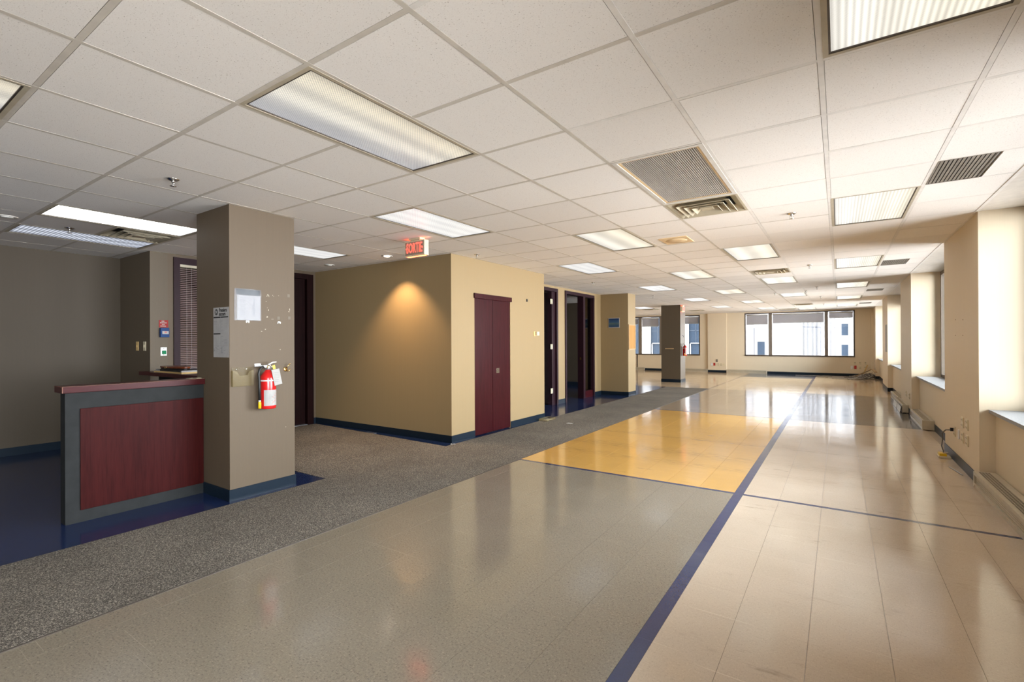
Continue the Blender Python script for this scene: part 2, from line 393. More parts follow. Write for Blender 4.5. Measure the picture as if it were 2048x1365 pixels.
def text(name, body, size, mat, parent, loc, xdir, updir=(0, 0, 1), align='CENTER', sx=1, ext=.0006, bold=0):
    cu = bpy.data.curves.new(name, 'FONT'); cu.body = body; cu.size = size; cu.align_x = align; cu.align_y = 'CENTER'; cu.extrude = ext; cu.resolution_u = 2; cu.offset = bold
    t = bpy.data.objects.new(name, cu); COL.objects.link(t)
    dg = bpy.context.evaluated_depsgraph_get(); dg.update()
    me = bpy.data.meshes.new_from_object(t.evaluated_get(dg)); bpy.data.objects.remove(t)
    x = Vector(xdir); u = Vector(updir); z = x.cross(u)
    org = Vector(ORG.get(parent.name, (0, 0, 0)))
    for v in me.vertices: v.co = x * v.co.x * sx + u * v.co.y + z * v.co.z + Vector(loc) - org
    me.materials.clear(); me.materials.append(MT[mat]); o = bpy.data.objects.new(name, me); COL.objects.link(o); o.parent = parent
    return o

# ------------------------------------------------------------------ projection (only to sort pieces by how large they show)
def inframe(x, y, z, mg=80):
    dx = Vector((x, y, z - HC)); d = dx.dot(F2)
    if d < .3: return None
    px = 1024 + 967.8 * dx.dot(R3) / d; py = 682.5 - 967.8 * dx.dot(U3) / d
    if -mg < px < 2048 + mg and -mg < py < 1365 + mg: return d
    return None

# ================================================================== STRUCTURE
XL, XR, YB = -8.4, 1.085, -6.5
# ---- floor: concrete slab with vinyl pieces
floor = B(-9.2, 1.8, YB - .2, YF + .3, -.2, -.004).build('floor', 'slab'); floor['kind'] = 'structure'
T = .3048
zones = []   # x0,x1,y0,y1, material, x seam origin, y seam origin
zones += [(-3.08, -.782, YB, 4.690, 'grey', -.782, 4.690), (-3.08, -.782, 4.735, 9.65, 'yel', -.782, 4.735),
          (-3.08, -.782, 9.69, 14.55, 'tan', -.782, 9.69), (-3.06, -.782, 14.59, 20.2, 'beige2', -.782, 14.59), (-3.06, -.782, 20.2, YF, 'bgrey', -.782, 20.2),
          (-.708, 1.26, YB, 4.690, 'beige', -.121, 4.690), (-.708, 1.26, 4.735, 9.62, 'beige', -.121, 4.735),
          (-.708, 1.26, 9.62, 14.65, 'dgrey', -.121, 9.62), (-.708, 1.26, 14.65, YF, 'beige2', -.121, 14.65),
          (-9.0, -3.10, 14.62, YF, 'beige2', -3.10, 14.62)]
cells = []
for (x0, x1, y0, y1, m, ox, oy) in zones:
    i0 = math.floor((x0 - ox) / T - 1e-6); i1 = math.ceil((x1 - ox) / T + 1e-6); j0 = math.floor((y0 - oy) / T - 1e-6); j1 = math.ceil((y1 - oy) / T + 1e-6)
    for i in range(i0, i1):
        for j in range(j0, j1):
            a, b = max(x0, ox + i * T), min(x1, ox + (i + 1) * T); c_, d_ = max(y0, oy + j * T), min(y1, oy + (j + 1) * T)
            if b - a < .012 or d_ - c_ < .012: continue
            cells.append((a, b, c_, d_, m))
def tilev(a, b, c_, d_, gap, zz, tl):      # one tile: thin slab with its own minute tilt
    t1, t2 = random.gauss(0, tl), random.gauss(0, tl)
    hx, hy = (b - a) / 2 - gap, (d_ - c_) / 2 - gap * .3
    top = [(sx * hx, sy * hy, zz + sx * t1 + sy * t2) for sx, sy in ((-1, -1), (1, -1), (1, 1), (-1, 1))]
    bot = [(x, y, -.004) for x, y, z in top]
    return bot + top, [(4, 5, 6, 7), (0, 1, 5, 4), (1, 2, 6, 5), (2, 3, 7, 6), (3, 0, 4, 7)]
vis = []
for k, (a, b, c_, d_, m) in enumerate(cells):
    d = inframe((a + b) / 2, (c_ + d_) / 2, 0)
    if d is not None and (b - a) > .1 and (d_ - c_) > .1: vis.append((d, k))
vis.sort(); near = set(k for d, k in vis[:300])
shared = {}
far_tiles = MB(); fmats = ['grey', 'yel', 'tan', 'beige', 'beige2', 'dgrey', 'bgrey']
for k, (a, b, c_, d_, m) in enumerate(cells):
    cx_, cy_ = (a + b) / 2, (c_ + d_) / 2
    if k in near:
        full = abs(b - a - T) < 1e-4 and abs(d_ - c_ - T) < 1e-4
        key = (m, random.randrange(6)) if full else None
        if key and key in shared: me = shared[key]
        else:
            vs, fs = tilev(a, b, c_, d_, .0007, 0, .00006)
            me = bpy.data.meshes.new('vinyl_tile'); me.from_pydata(vs, [], fs); me.materials.append(MT[m]); me.update()
            if key: shared[key] = me
        o = bpy.data.objects.new('vinyl_tile', me); COL.objects.link(o); o.location = (cx_, cy_, 0); o.parent = floor
    else:
        vs, fs = tilev(a, b, c_, d_, .0007, 0, .00006)
        far_tiles.add([(x + cx_, y + cy_, z) for x, y, z in vs], fs, fmats.index(m))
far_tiles.build('vinyl_tiles', fmats, floor, kind='stuff')
# blue feature stripes, laid as short strips
def strips(x0, x1, y0, y1, along):
    n = max(1, round((y1 - y0 if along == 'y' else x1 - x0) / (2 * T)))
    for i in range(n):
        if along == 'y': a, b = y0 + (y1 - y0) * i / n, y0 + (y1 - y0) * (i + 1) / n; bx = (x0 + .0006, x1 - .0006, a + .0006, b - .0006)
        else: a, b = x0 + (x1 - x0) * i / n, x0 + (x1 - x0) * (i + 1) / n; bx = (a + .0006, b - .0006, y0 + .0006, y1 - .0006)
        B(*bx, -.004, .0001).build('stripe_strip', 'stripe', floor)
strips(-.782, -.708, 0.6, YF, 'y'); strips(-3.08, -.782, 4.690, 4.735, 'x'); strips(-.708, 1.2, 4.690, 4.735, 'x')
strips(-3.08, -.782, 9.65, 9.69, 'x'); strips(-3.08, -.782, 14.55, 14.59, 'x'); strips(-3.10, -3.06, 14.59, YF, 'y')
B(-.782, -.708, YB, .6, -.004, 0).build('stripe_strip', 'stripe', floor)
B(-9.0, -4.265, YB, 14.62, -.004, 0).build('navy_vinyl_sheet', 'navy', floor)
# carpets
run = MB().box(-4.265, -3.085, YB, 14.60, 0, .006, 0).box(-3.085, -3.073, YB, 14.60, 0, .0045, 1).build('carpet_runner', ['carpet', 'bronze'])
tag(run, 'long speckled grey-brown carpet runner crossing the whole vinyl floor', 'carpet', kind='stuff')
mat_ = MB(); mat_.add([(-7.3, 2.96, 0), (-4.266, 2.98, 0), (-4.266, 4.76, 0), (-7.3, 4.90, 0), (-7.3, 2.96, .0055), (-4.266, 2.98, .0055), (-4.266, 4.76, .0055), (-7.3, 4.90, .0055)],
         [(4, 5, 6, 7), (0, 1, 5, 4), (1, 2, 6, 5), (2, 3, 7, 6), (3, 0, 4, 7)])
mat_ = mat_.build('entrance_carpet', 'carpet'); tag(mat_, 'speckled carpet piece under the exit sign, leading to the dark door', 'carpet', kind='stuff')

# ---- walls
def S1(o): o['kind'] = 'structure'; return o
ZT = H + .35
# right-hand wall: piers and low spandrels under the windows
wr = MB()
for k in range(-2, 4):
    y0 = BAY0 + PITCH * k; wr.box(XR, 1.78, y0, min(y0 + PIER, YF + .3), 0, ZT)
wr.box(XR, 1.78, YB - .2, -6.3, 0, ZT)
for k in range(-2, 4):
    a, b = bay(k); wr.box(1.195, 1.78, a, b, 0, .69); wr.box(1.56, 1.78, a, b, 2.56, ZT)
S1(wr.build('wall_right', 'cream'))
S1(MB().box(-9.2, -7.95 - .0, YF, YF + .3, 0, .73).box(-9.2, -9.0, YF, YF + .3, 0, ZT).box(-8.0, -5.10, YF, YF + .3, 0, .73).box(-5.10, -3.295, YF, YF + .3, 0, ZT)
   .box(-3.295, .52, YF, YF + .3, 0, .73).box(.52, 1.78, YF, YF + .3, 0, ZT).box(-9.0, -5.10, YF, YF + .3, 2.53, ZT).box(-3.295, .52, YF, YF + .3, 2.53, ZT)
   .box(-4.76, -4.0, YF - .06, YF, 0, H).box(1.0, XR + .2, YF - .10, YF, 0, H).build('wall_far', 'cream'))
S1(B(-9.2, -9.0, 11.65, YF + .3, 0, ZT).build('wall_left_far', 'cream'))
S1(B(-9.2, 1.8, YB - .2, YB, 0, ZT).build('wall_back', 'taupe'))
S1(B(XL - .2, XL, YB, 2.77, 0, ZT).build('wall_left', 'taupe_shaded'))
S1(B(XL - .2, -7.38, 2.57, 2.77, 0, ZT).build('wall_reception', 'taupe3'))
# corridor wall with blind window and dark door
S1(MB().box(-7.5, -7.38, 2.77, 2.84, 0, ZT).box(-7.5, -7.38, 2.84, 3.62, 0, .985).box(-7.5, -7.38, 2.84, 3.62, 2.52, ZT).box(-7.5, -7.38, 3.62, 3.95, 0, ZT)
   .box(-7.5, -7.38, 3.95, 4.895, 2.512, ZT).box(-7.5, -7.38, 4.895, 5.1, 0, ZT).build('wall_corridor', 'taupe'))
S1(MB().box(-9.0, -8.95, 2.77, 11.6, 0, ZT).build('wall_office_back', 'taupe_shaded'))
# closet block
S1(MB().box(-7.38, -4.335, 4.96, 5.06, 0, ZT).box(-4.435, -4.335, 5.06, 5.462, 0, ZT).box(-4.435, -4.335, 6.378, 7.45, 0, ZT).box(-4.435, -4.335, 5.462, 6.378, 2.005, ZT)
   .box(-5.2, -4.435, 7.35, 7.45, 0, ZT).build('wall_closet', 'yellow'))
S1(MB().box(-4.9, -4.88, 5.4, 6.45, 0, 2.3).build('wall_closet_back', 'dark'))
# office front wall with two openings
S1(MB().box(-5.2, -5.08, 7.45, 8.32, 0, ZT).box(-5.2, -5.08, 9.305, 9.66, 0, ZT).box(-5.2, -5.08, 11.20, 11.65, 0, ZT)
   .box(-5.2, -5.08, 8.32, 9.305, 2.51, ZT).box(-5.2, -5.08, 9.66, 11.20, 2.51, ZT).build('wall_office', 'yellow'))
S1(B(-9.0, -5.2, 9.42, 9.52, 0, ZT).build('wall_office_divider', 'taupe_shaded'))
S1(MB().box(-5.2, -4.345, 11.62, 12.14, 0, ZT).build('wall_office_end', 'yellow'))
S1(MB().box(-9.0, -5.2, 13.55, 13.65, 0, ZT).build('wall_office_rear', 'taupe_shaded'))
# columns
colA = S1(B(-4.95, -4.35, 2.095, 2.695, 0, ZT).build('column', 'taupe'))
colC = S1(B(-4.955, -4.325, 16.35, 16.95, 0, ZT).build('column', 'taupe3'))
for (y, z, a, b) in [(2.436, 1.809, .016, .014), (2.445, 1.80, .006, .018), (2.425, 1.797, .012, .006), (2.481, 1.807, .007, .012), (2.49, 1.80, .005, .005), (2.538, 1.809, .007, .007), (2.42, 1.748, .010, .006), (2.441, 1.669, .008, .018), (2.43, 1.69, .005, .006), (2.648, 1.685, .010, .024), (2.64, 1.665, .016, .010),
        (2.427, 1.606, .016, .020), (2.474, 1.587, .007, .007), (2.486, 1.588, .005, .006), (2.375, 1.473, .014, .007), (2.41, 1.492, .013, .011), (2.551, 1.305, .009, .009), (2.605, .57, .008, .008)]:
    q = MB(); n = 5 + random.randrange(3)
    ring = [(a * (.28 + .34 * random.random()) * math.cos(2 * math.pi * i / n), b * (.28 + .34 * random.random()) * math.sin(2 * math.pi * i / n)) for i in range(n)]
    q.add([(-4.3494, y + u, z + v) for u, v in ring] + [(-4.351, y + u, z + v) for u, v in ring], [tuple(range(n))] + [(i, i + n, (i + 1) % n + n, (i + 1) % n) for i in range(n)])
    q.build('paint_chip', 'chip', colA)
for (y, z) in [(2.637, 1.817), (2.644, 1.605), (2.537, 1.600)]:
    B(-4.351, -4.3492, y - .012, y + .012, z - .014, z + .014).build('adhesive_patch', 'patch', colA)
# ---- baseboards (navy rubber cove)
def baseb(name, pieces):
    m = MB()
    for p in pieces: m.box(*p)
    return S1(m.build(name, 'base'))
bh, bt = .10, .008
baseb('baseboard_left', [(XL, XL + bt, YB, 2.57, 0, bh), (XL, -7.38, 2.57 - bt, 2.57, 0, bh), (-7.38, -7.38 + bt, 2.57, 3.9, 0, bh), (-7.38, -7.38 + bt, 4.91, 4.96, 0, bh)])
baseb('baseboard_closet', [(-7.38, -4.335 + bt, 4.96 - bt, 4.96, 0, bh), (-4.335, -4.335 + bt, 4.96, 5.462, 0, bh), (-4.335, -4.335 + bt, 6.378, 7.45, 0, bh)])
baseb('baseboard_office', [(-5.08, -5.08 + bt, 7.45, 8.32, 0, bh), (-5.08, -5.08 + bt, 9.305, 9.66, 0, bh), (-5.08, -5.08 + bt, 11.2, 11.62, 0, bh), (-5.08, -4.345, 11.62 - bt, 11.62, 0, bh), (-4.345, -4.345 + bt, 11.62 - bt, 12.14, 0, bh), (-9, -5.2, 13.55 - bt, 13.55, 0, .12)])
baseb('baseboard_column', [(-4.95 - bt, -4.35 + bt, 2.095 - bt, 2.095, 0, bh), (-4.35, -4.35 + bt, 2.095, 2.695 + bt, 0, bh), (-4.95, -4.35, 2.695, 2.695 + bt, 0, bh)])
baseb('baseboard_column', [(-4.955 - bt, -4.325 + bt, 16.35 - bt, 16.35, 0, bh), (-4.325, -4.325 + bt, 16.35, 16.95, 0, bh)])
pcs = []
for k in range(-2, 4):
    y0 = BAY0 + PITCH * k; y1 = min(y0 + PIER, YF)
    pcs += [(XR - bt, XR, y0, y1, 0, bh), (XR - bt, 1.195, y0 - bt, y0, 0, bh), (XR - bt, 1.195, y1, y1 + bt, 0, bh)]
for k in range(-2, 4):
    a, b = bay(k); pcs.append((1.195 - bt, 1.195, a, b, 0, bh))
baseb('baseboard_right', pcs)
baseb('baseboard_far', [(-9, -5.8, YF - bt, YF, 0, bh), (-4.76, -4.0, YF - .06 - bt, YF - .06, 0, bh), (-2.45, 1.0, YF - bt, YF, 0, bh)])

# ---- ceiling: slab above, tee grid, lay-in tiles
CX0, CY0, CT = -2.497, .019, .6096
lx = lambda i: CX0 + CT * i
ly = lambda j: CY0 + CT * j
ceil = B(-9.2, 1.8, YB - .2, YF + .3, H + .06, H + .35).build('ceiling', 'slab'); ceil['kind'] = 'structure'
lights = {}     # (i, j) -> lens material of a fixture in cells j, j+1
for k in (-1, 5, 11, 17, 23, 29): lights[(-2, k)] = 'lens_b'
for k in (2, 8, 14, 20, 26, 32): lights[(0, k)] = 'lens_c'
for k in (11, 17, 23, 34): lights[(2, k)] = 'lens_c'
for k in (2, 8, 14, 20, 26, 32): lights[(4, k)] = 'lens_e'
lights[(0, 2)] = 'lens_a'; lights[(-2, 5)] = 'lens_b'; lights[(-2, -1)] = 'lens_a'; lights[(-6, 2)] = 'lens_f'; lights[(-8, 2)] = 'lens_d'; lights[(-6, 5)] = 'lens_b'
lights[(-6, 27)] = 'lens_b'; lights[(-6, 33)] = 'lens_b'; lights[(-2, 11)] = 'lens_b'; lights[(-2, 17)] = 'lens_b'
used = {}
for (i, j) in lights: used[(i, j)] = used[(i, j + 1)] = 1
diffs = [(2, 7), (2, 15), (2, 30), (1, 34), (-4, 32), (-6, 29), (-7, 3)]
for d in diffs: used[d] = 1
used[(2, 5)] = used[(2, 6)] = 1
vents = [(5, 7), (5, 15), (5, 23), (5, 31)]
cc = []
for i in range(-11, 7):
    for j in range(-11, 38):
        if (i, j) in used: continue
        a, b, c_, d_ = lx(i), min(lx(i + 1), XR + .02), ly(j), min(ly(j + 1), YF)
        if (i, j) in vents: a = lx(5) + .315
        if b - a < .03 or d_ - c_ < .03: continue
        if a > -7.3 and b < -4.9 and c_ > 5.1 and d_ < 7.3: continue        # inside the closet block
        if b < XL and d_ < 2.6: continue
        cc.append((a, b, c_, d_))
vis = []
for k, (a, b, c_, d_) in enumerate(cc):
    d = inframe((a + b) / 2, (c_ + d_) / 2, H, 150)
    if d is not None: vis.append((d, k))
vis.sort(); near = set(k for d, k in vis[:300]); far_m = MB(); shared = {}
for k, (a, b, c_, d_) in enumerate(cc):
    hx, hy = (b - a) / 2 - .0136, (d_ - c_) / 2 - .0136; cx_, cy_ = (a + b) / 2, (c_ + d_) / 2; z = H + .0002
    if k in near:
        key = (round(hx, 3), round(hy, 3))
        if key not in shared:
            m = B(-hx, hx, -hy, hy, 0, .016); me = bpy.data.meshes.new('ceiling_tile'); me.from_pydata(m.v, [], m.f); me.materials.append(MT['tile']); me.update(); shared[key] = me
        o = bpy.data.objects.new('ceiling_tile', shared[key]); COL.objects.link(o); o.parent = ceil
        o.location = (cx_ + random.uniform(-.0008, .0008), cy_ + random.uniform(-.0008, .0008), z + random.random() * .0008); o.rotation_euler = (random.gauss(0, .0008), random.gauss(0, .0008), 0)
    else: far_m.box(cx_ - hx, cx_ + hx, cy_ - hy, cy_ + hy, z, z + .016)
far_m.build('ceiling_tiles', 'tile', ceil, kind='stuff')
for i in range(-10, 6):
    y0, y1 = YB, YF
    if lx(i) < XL: y0 = 2.77
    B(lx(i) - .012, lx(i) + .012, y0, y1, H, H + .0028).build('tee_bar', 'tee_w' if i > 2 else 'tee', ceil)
for j in range(-10, 37):
    x0 = XL if ly(j) < 2.6 else -9.0
    m = MB(); a = x0
    for i in range(-11, 7):                       # the tee stops where a two-cell fixture spans it
        if (i, j - 1) in lights or (i == 2 and j == 6):
            m.box(a, lx(i), ly(j) - .012, ly(j) + .012, H + .0002, H + .003); a = lx(i + 1)
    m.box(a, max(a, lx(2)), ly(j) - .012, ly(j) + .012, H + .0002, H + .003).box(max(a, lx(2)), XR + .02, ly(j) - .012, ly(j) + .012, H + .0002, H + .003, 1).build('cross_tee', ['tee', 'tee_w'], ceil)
B(XR - .02, XR + .006, YB, YF, H - .002, H + .004).build('wall_angle', 'tee_w', ceil)
so = MB()
for k in range(-2, 4):
    a, b = bay(k); so.box(XR + .006, 1.6, a, b, H, H + .06)
so.build('window_soffit', 'white', ceil)

# ================================================================== WINDOWS
def right_window(n, k):
    a, b = bay(k); w = struct('window_%d' % n, (1.48, a, .72))
    f = MB().box(1.485, 1.56, a, b, .722, .77).box(1.485, 1.56, a, b, 2.50, 2.5595).box(1.485, 1.56, a, a + .06, .77, 2.50).box(1.485, 1.56, b - .06, b, .77, 2.50)
    f = f.build('window_frame', 'brown_metal', w); mid = (a + b) / 2
    for t in (a + (b - a) * .33, a + (b - a) * .67): B(1.49, 1.555, t - .035, t + .035, .77, 2.50).build('mullion', 'brown_metal', w)
    ed = [a + .06, a + (b - a) * .33 - .035, a + (b - a) * .33 + .035, a + (b - a) * .67 - .035, a + (b - a) * .67 + .035, b - .06]
    for q in range(3): B(1.525, 1.531, ed[2 * q], ed[2 * q + 1], .77, 2.50).build('pane', 'glass', w)
    B(1.150, 1.50, a, b, .69, .72).build('sill', 'stone', w)
    return w
for n, k in ((3, 0), (4, 1), (5, 2), (6, 3), (7, -1), (9, -2)): right_window(n, k)  # last two are unseen behind the camera, added to brighten surfaces facing back
def far_window(n, xs, x0, x1):
    w = struct('window_%d' % n, (x0, YF, .73)); z0, z1 = .73, 2.53
    MB().box(x0, x1, YF - .03, YF + .12, z0, z0 + .05).box(x0, x1, YF, YF + .12, z1 - .04, z1).box(x0, x0 + .045, YF, YF + .12, z0 + .05, z1 - .04).box(x1 - .045, x1, YF, YF + .12, z0 + .05, z1 - .04).build('window_frame', 'bronze', w)
    e = [x0 + .045]
    for (a, b) in xs:
        B(a, b, YF - .01, YF + .11, z0 + .05, z1 - .04).build('mullion', 'brown_metal', w); e += [a, b]
    e.append(x1 - .045)
    for q in range(0, len(e), 2): B(e[q], e[q + 1], YF + .06, YF + .066, z0 + .05, z1 - .04).build('pane', 'glass', w)
far_window(1, [(-2.392, -2.264), (-.448, -.334)], -3.295, .52)
far_window(2, [(-7.90, -7.75), (-6.90, -6.72)], -9.0, -5.10)
def shade(x0, x1, zb, label, y=YF + .03):
    t = thing('roller_shade', label, 'shade', ((x0 + x1) / 2, y, 2.46))
    B(x0, x1, y - .001, y + .001, zb, 2.45).build('shade_cloth', 'shade', t)
    MB().lathe([(.022, x0 - .01), (.022, x1 + .01)], 12, (0, y, 2.455), 'x').build('roller', 'whitem', t)
    B(x0, x1, y - .008, y + .008, zb - .025, zb).build('hem_bar', 'alu', t)
shade(-3.22, -2.43, 2.07, 'half-lowered grey roller shade over the narrow left pane of the main far window')
shade(-2.24, -.48, 2.11, 'wide grey roller shade over the middle pane of the main far window')
shade(-.30, .46, 2.26, 'short grey roller shade over the far pane with the lattice mast outside')
shade(-6.70, -5.16, 2.17, 'pale roller shade over the far pane behind the dark brown column')
shade(-7.73, -6.94, 2.08, 'pale roller shade between the dark brown column and the corkboard wall')
shade(-8.9, -7.93, 2.2, 'pale roller shade mostly hidden behind the corkboard wall end')
a, b = bay(2)
t = thing('roller_shade', 'rolled-up white roller shade high in the side window beyond the first pier', 'shade', (1.44, b - .8, 2.5))
MB().lathe([(.036, a + .05), (.036, b - .01)], 14, (1.445, 0, 2.50), 'y').build('roller', 'whitem', t)
MB().box(1.455, 1.457, a + .06, b - .03, 2.30, 2.50).build('shade_cloth', 'shade', t); B(1.448, 1.464, a + .06, b - .03, 2.28, 2.30).build('hem_bar', 'alu', t)

# ================================================================== OUTSIDE
yo = 40
t = thing('office_building', 'bright white stone building seen through the main far window', 'building', (-2, yo, -12))
B(-7.2, 6, yo, yo + 10, -12, 20).build('facade', 'facade', t)
for x in [-2.15, -1.9, -1.62, -1.36, -1.1, -.85]: B(x - .06, x + .06, yo - .18, yo + .02, -12, 20).build('rib', 'facade2', t)
B(-5.72, -5.3, yo - .4, yo, -12, 20).build('pilaster', 'facade2', t)
for (x0, x1, z0, z1) in [(-4.99, -4.5, -.9, 1.3), (.178, .55, 1.716, 2.506), (.171, .547, .1, 1.071), (.178, .55, 3.3, 4.1), (.171, .547, -1.5, -.6)]:
    f = MB().box(x0 - .04, x1 + .04, yo - .03, yo, z0 - .06, z0).box(x0 - .04, x1 + .04, yo - .03, yo, z1, z1 + .04).box(x0 - .04, x0, yo - .03, yo, z0, z1).box(x1, x1 + .04, yo - .03, yo, z0, z1).build('building_window', 'facade2', t)
    B(x0, x1, yo - .02, yo + .001, z0, z1).build('window_glass', 'fwin', f)
for x in (-.75, 1.0): B(x - .3, x + .3, yo - .25, yo, -12, 20).build('corner_pier', 'facade', t)
t = thing('glass_building', 'blue-grey panelled tower with white pilasters seen left of the far wall', 'building', (-12, 36, -12))
B(-20, -7.6, 36.2, 46, -12, 20).build('facade', 'bluefac', t)
for (x0, x1) in [(-14.6, -13.6), (-12.45, -11.75), (-9.6, -8.97)]: B(x0, x1, 36, 36.3, -12, 20).build('pilaster', 'facade', t)
for z in (-1.2, 2.1, 5.4): B(-20, -7.6, 36.17, 36.2, z, z + .05).build('panel_joint', 'joint', t)
for x in (-8.5, -11.25, -12.9): B(x, x + .04, 36.17, 36.2, 1.25, 12).build('panel_joint', 'joint', t)
for (x0, x1) in [(-11.68, -10.0), (-8.9, -7.7)]:
    f = MB().box(x0, x0 + .07, 36.1, 36.2, -5, 1.25).box(x0, x1, 36.1, 36.2, 1.18, 1.25).build('building_window', 'facade2', t)
t = thing('lattice_mast', 'thin steel lattice crane mast standing outside the far right pane', 'crane', (-.6, 37, -12))
m = MB()
for x in (-.95, -.42):
    for dx in (0, .24): m.bar((x + dx, 37, -12), (x + dx, 37, 10), .035, .035)
    for q in range(26): m.bar((x, 37, -2 + q * .3), (x + .24, 37, -1.7 + q * .3), .018, .018) if q % 2 else m.bar((x + .24, 37, -2 + q * .3), (x, 37, -1.7 + q * .3), .018, .018)
m.build('lattice', 'steel', t); MB().bar((-1.95, 37, 2.27), (-.95, 37, 2.22), .05, .06).bar((-1.2, 37, 2.4), (-1.2, 37, -12), .05, .05).build('jib', 'steel', t)
tag(MB().tube([(-5.1, 39.2, -12), (-5.1, 39.2, 2.3)], .03, 8).build('lamp_pole', 'steel'), 'slim grey pole standing outside the left pane of the main far window', 'pole')

# ================================================================== CEILING FIXTURES
def proto_light(mat):
    t = thing('ceiling_light', '', 'ceiling light', (0, 0, H)); hx, hy = .3048, .6096
    MB().box(-hx + .010, -hx + .030, -hy + .010, hy - .010, -.001, .010).box(hx - .030, hx - .010, -hy + .010, hy - .010, -.001, .010)\
        .box(-hx + .030, hx - .030, -hy + .010, -hy + .030, -.001, .010).box(-hx + .030, hx - .030, hy - .030, hy - .010, -.001, .010).build('light_frame', 'beigem', t, local=True)
    i, k = .030, .008
    frame_ring(hx, hy, i, k, .001, .02).build('inner_rim', 'bronze', t, local=True)
    B(-hx + i + k, hx - i - k, -hy + i + k, hy - i - k, .006, .012).build('lens', mat, t, local=True)
    B(-hx + .01, hx - .01, -hy + .01, hy - .01, .02, .05).build('housing', 'whitem', t, local=True)
    return t
ordw = ['first', 'second', 'third', 'fourth', 'fifth', 'sixth', 'seventh']
LBL = {}
for n, k in enumerate((2, 8, 14, 20, 26, 32)): LBL[(4, k)] = '%s prismatic ceiling light from the camera in the row beside the window piers' % ordw[n]
for n, k in enumerate((2, 8, 14, 20, 26, 32)): LBL[(0, k)] = '%s ceiling light from the camera in the row over the grey and yellow floor' % ordw[n]
for n, k in enumerate((11, 17, 23, 34)): LBL[(2, k)] = '%s ceiling light beyond the big return grille, above the blue floor stripe' % ordw[n]
for n, k in enumerate((-1, 5, 11, 17, 23, 29)): LBL[(-2, k)] = '%s ceiling light from the camera in the row over the carpet runner' % ordw[n]
LBL[(0, 2)] = 'largest prismatic ceiling light, half cream half grey, nearest above the grey floor'
LBL[(-2, -1)] = 'ceiling light with dark rim cut off by the left edge of the picture'
LBL[(-2, 5)] = 'lit ceiling light tinged red beside the hanging exit sign'
LBL[(-6, 2)] = 'bright ceiling light over reception, nearer the taupe column'
LBL[(-8, 2)] = 'dim bluish ceiling light over reception with broken lens reflections'
LBL[(-6, 5)] = 'pale ceiling light in the corridor just right of the taupe column'
LBL[(-6, 27)] = 'ceiling light in the far bay between corkboard and dark brown column'
LBL[(-6, 33)] = 'ceiling light nearest the far windows left of the dark brown column'
LBL[(4, 2)] = 'prismatic ceiling light with square cells at the top right corner of the picture'
pr = {}
for (i, j), mname in lights.items():
    loc = (lx(i) + CT / 2, ly(j) + CT, H)
    if mname not in pr:
        pr[mname] = proto_light(mname); pr[mname].location = loc; pr[mname]['label'] = LBL[(i, j)]; pr[mname]['group'] = 'recessed ceiling lights'
    else: dup(pr[mname], loc, LBL[(i, j)])
# big egg-crate return grille
t = thing('return_air_grille', 'large square-celled return air grille with yellowed edge in the ceiling', 'air vent', (lx(2) + CT / 2, ly(5) + CT, H))
hx, hy = .3048 - .010, .6096 - .010
frame_ring(hx, hy, 0, .03, -.002, .008).build('grille_frame', 'whitem', t, local=True)
q = .03
frame_ring(hx, hy, q, .018, .002, .03).build('inner_rim', 'grille_edge', t, local=True)
m = MB(); q = .048; n = 36; 
for k in range(n): 
    x = -hx + q + (2 * (hx - q)) * (k + .5) / n; m.box(x - .0022, x + .0022, -hy + q, hy - q, .003, .018)
n = 80
for k in range(n):
    y = -hy + q + (2 * (hy - q)) * (k + .5) / n; m.box(-hx + q, hx - q, y - .0016, y + .0016, .006, .016)
m.build('egg_crate_core', 'grille', t, local=True, kind='stuff'); B(-hx, hx, -hy, hy, .045, .05).build('backing', 'grille_d', t, local=True)
# square stepped diffusers
def diffuser(label):
    t = thing('air_diffuser', label, 'air vent', (0, 0, H), 'stepped ceiling air diffusers'); h = .295
    frame_ring(h, h, 0, .02, -.002, .006).build('diffuser_frame', 'diff', t, local=True)
    def cone(o, z0, i_, z1):
        vs = [(sx * o, sy * o, z0) for sx, sy in ((-1, -1), (1, -1), (1, 1), (-1, 1))] + [(sx * i_, sy * i_, z1) for sx, sy in ((-1, -1), (1, -1), (1, 1), (-1, 1))]
        vs += [(x * .985, y * .985, z - .004) for x, y, z in vs]
        fs = []
        for k in range(4):
            j = (k + 1) % 4; fs += [(k, j, 4 + j, 4 + k), (8 + k, 12 + k, 12 + j, 8 + j), (k, 8 + k, 8 + j, j)]
        return MB().add(vs, fs)
    for (o, z0, i_, z1) in [(.275, .004, .21, .05), (.22, -.012, .15, .045), (.165, -.016, .10, .04), (.11, -.018, .05, .035)]: cone(o, z0, i_, z1).build('louver_ring', 'diff', t, local=True)
    B(-.05, .05, -.05, .05, -.012, .0).build('centre_plate', 'diff', t, local=True); B(-.29, .29, -.29, .29, .052, .056).build('duct', 'dark', t, local=True)
    return t
dl = ['stepped square diffuser touching the large return grille', 'stepped square diffuser above the blue stripe halfway down the hall', 'dark stepped diffuser above the blue stripe near the main far window',
      'dark stepped diffuser closest to the main far window', 'grey stepped diffuser right of the dark brown column near the far wall', 'grey stepped diffuser left of the dark brown column', 'stepped diffuser between the two reception ceiling lights']
d0 = None
for (i, j), lb in zip(diffs, dl):
    loc = (lx(i) + CT / 2, ly(j) + CT / 2, H)
    if d0 is None: d0 = diffuser(lb); d0.location = loc
    else: dup(d0, loc, lb)
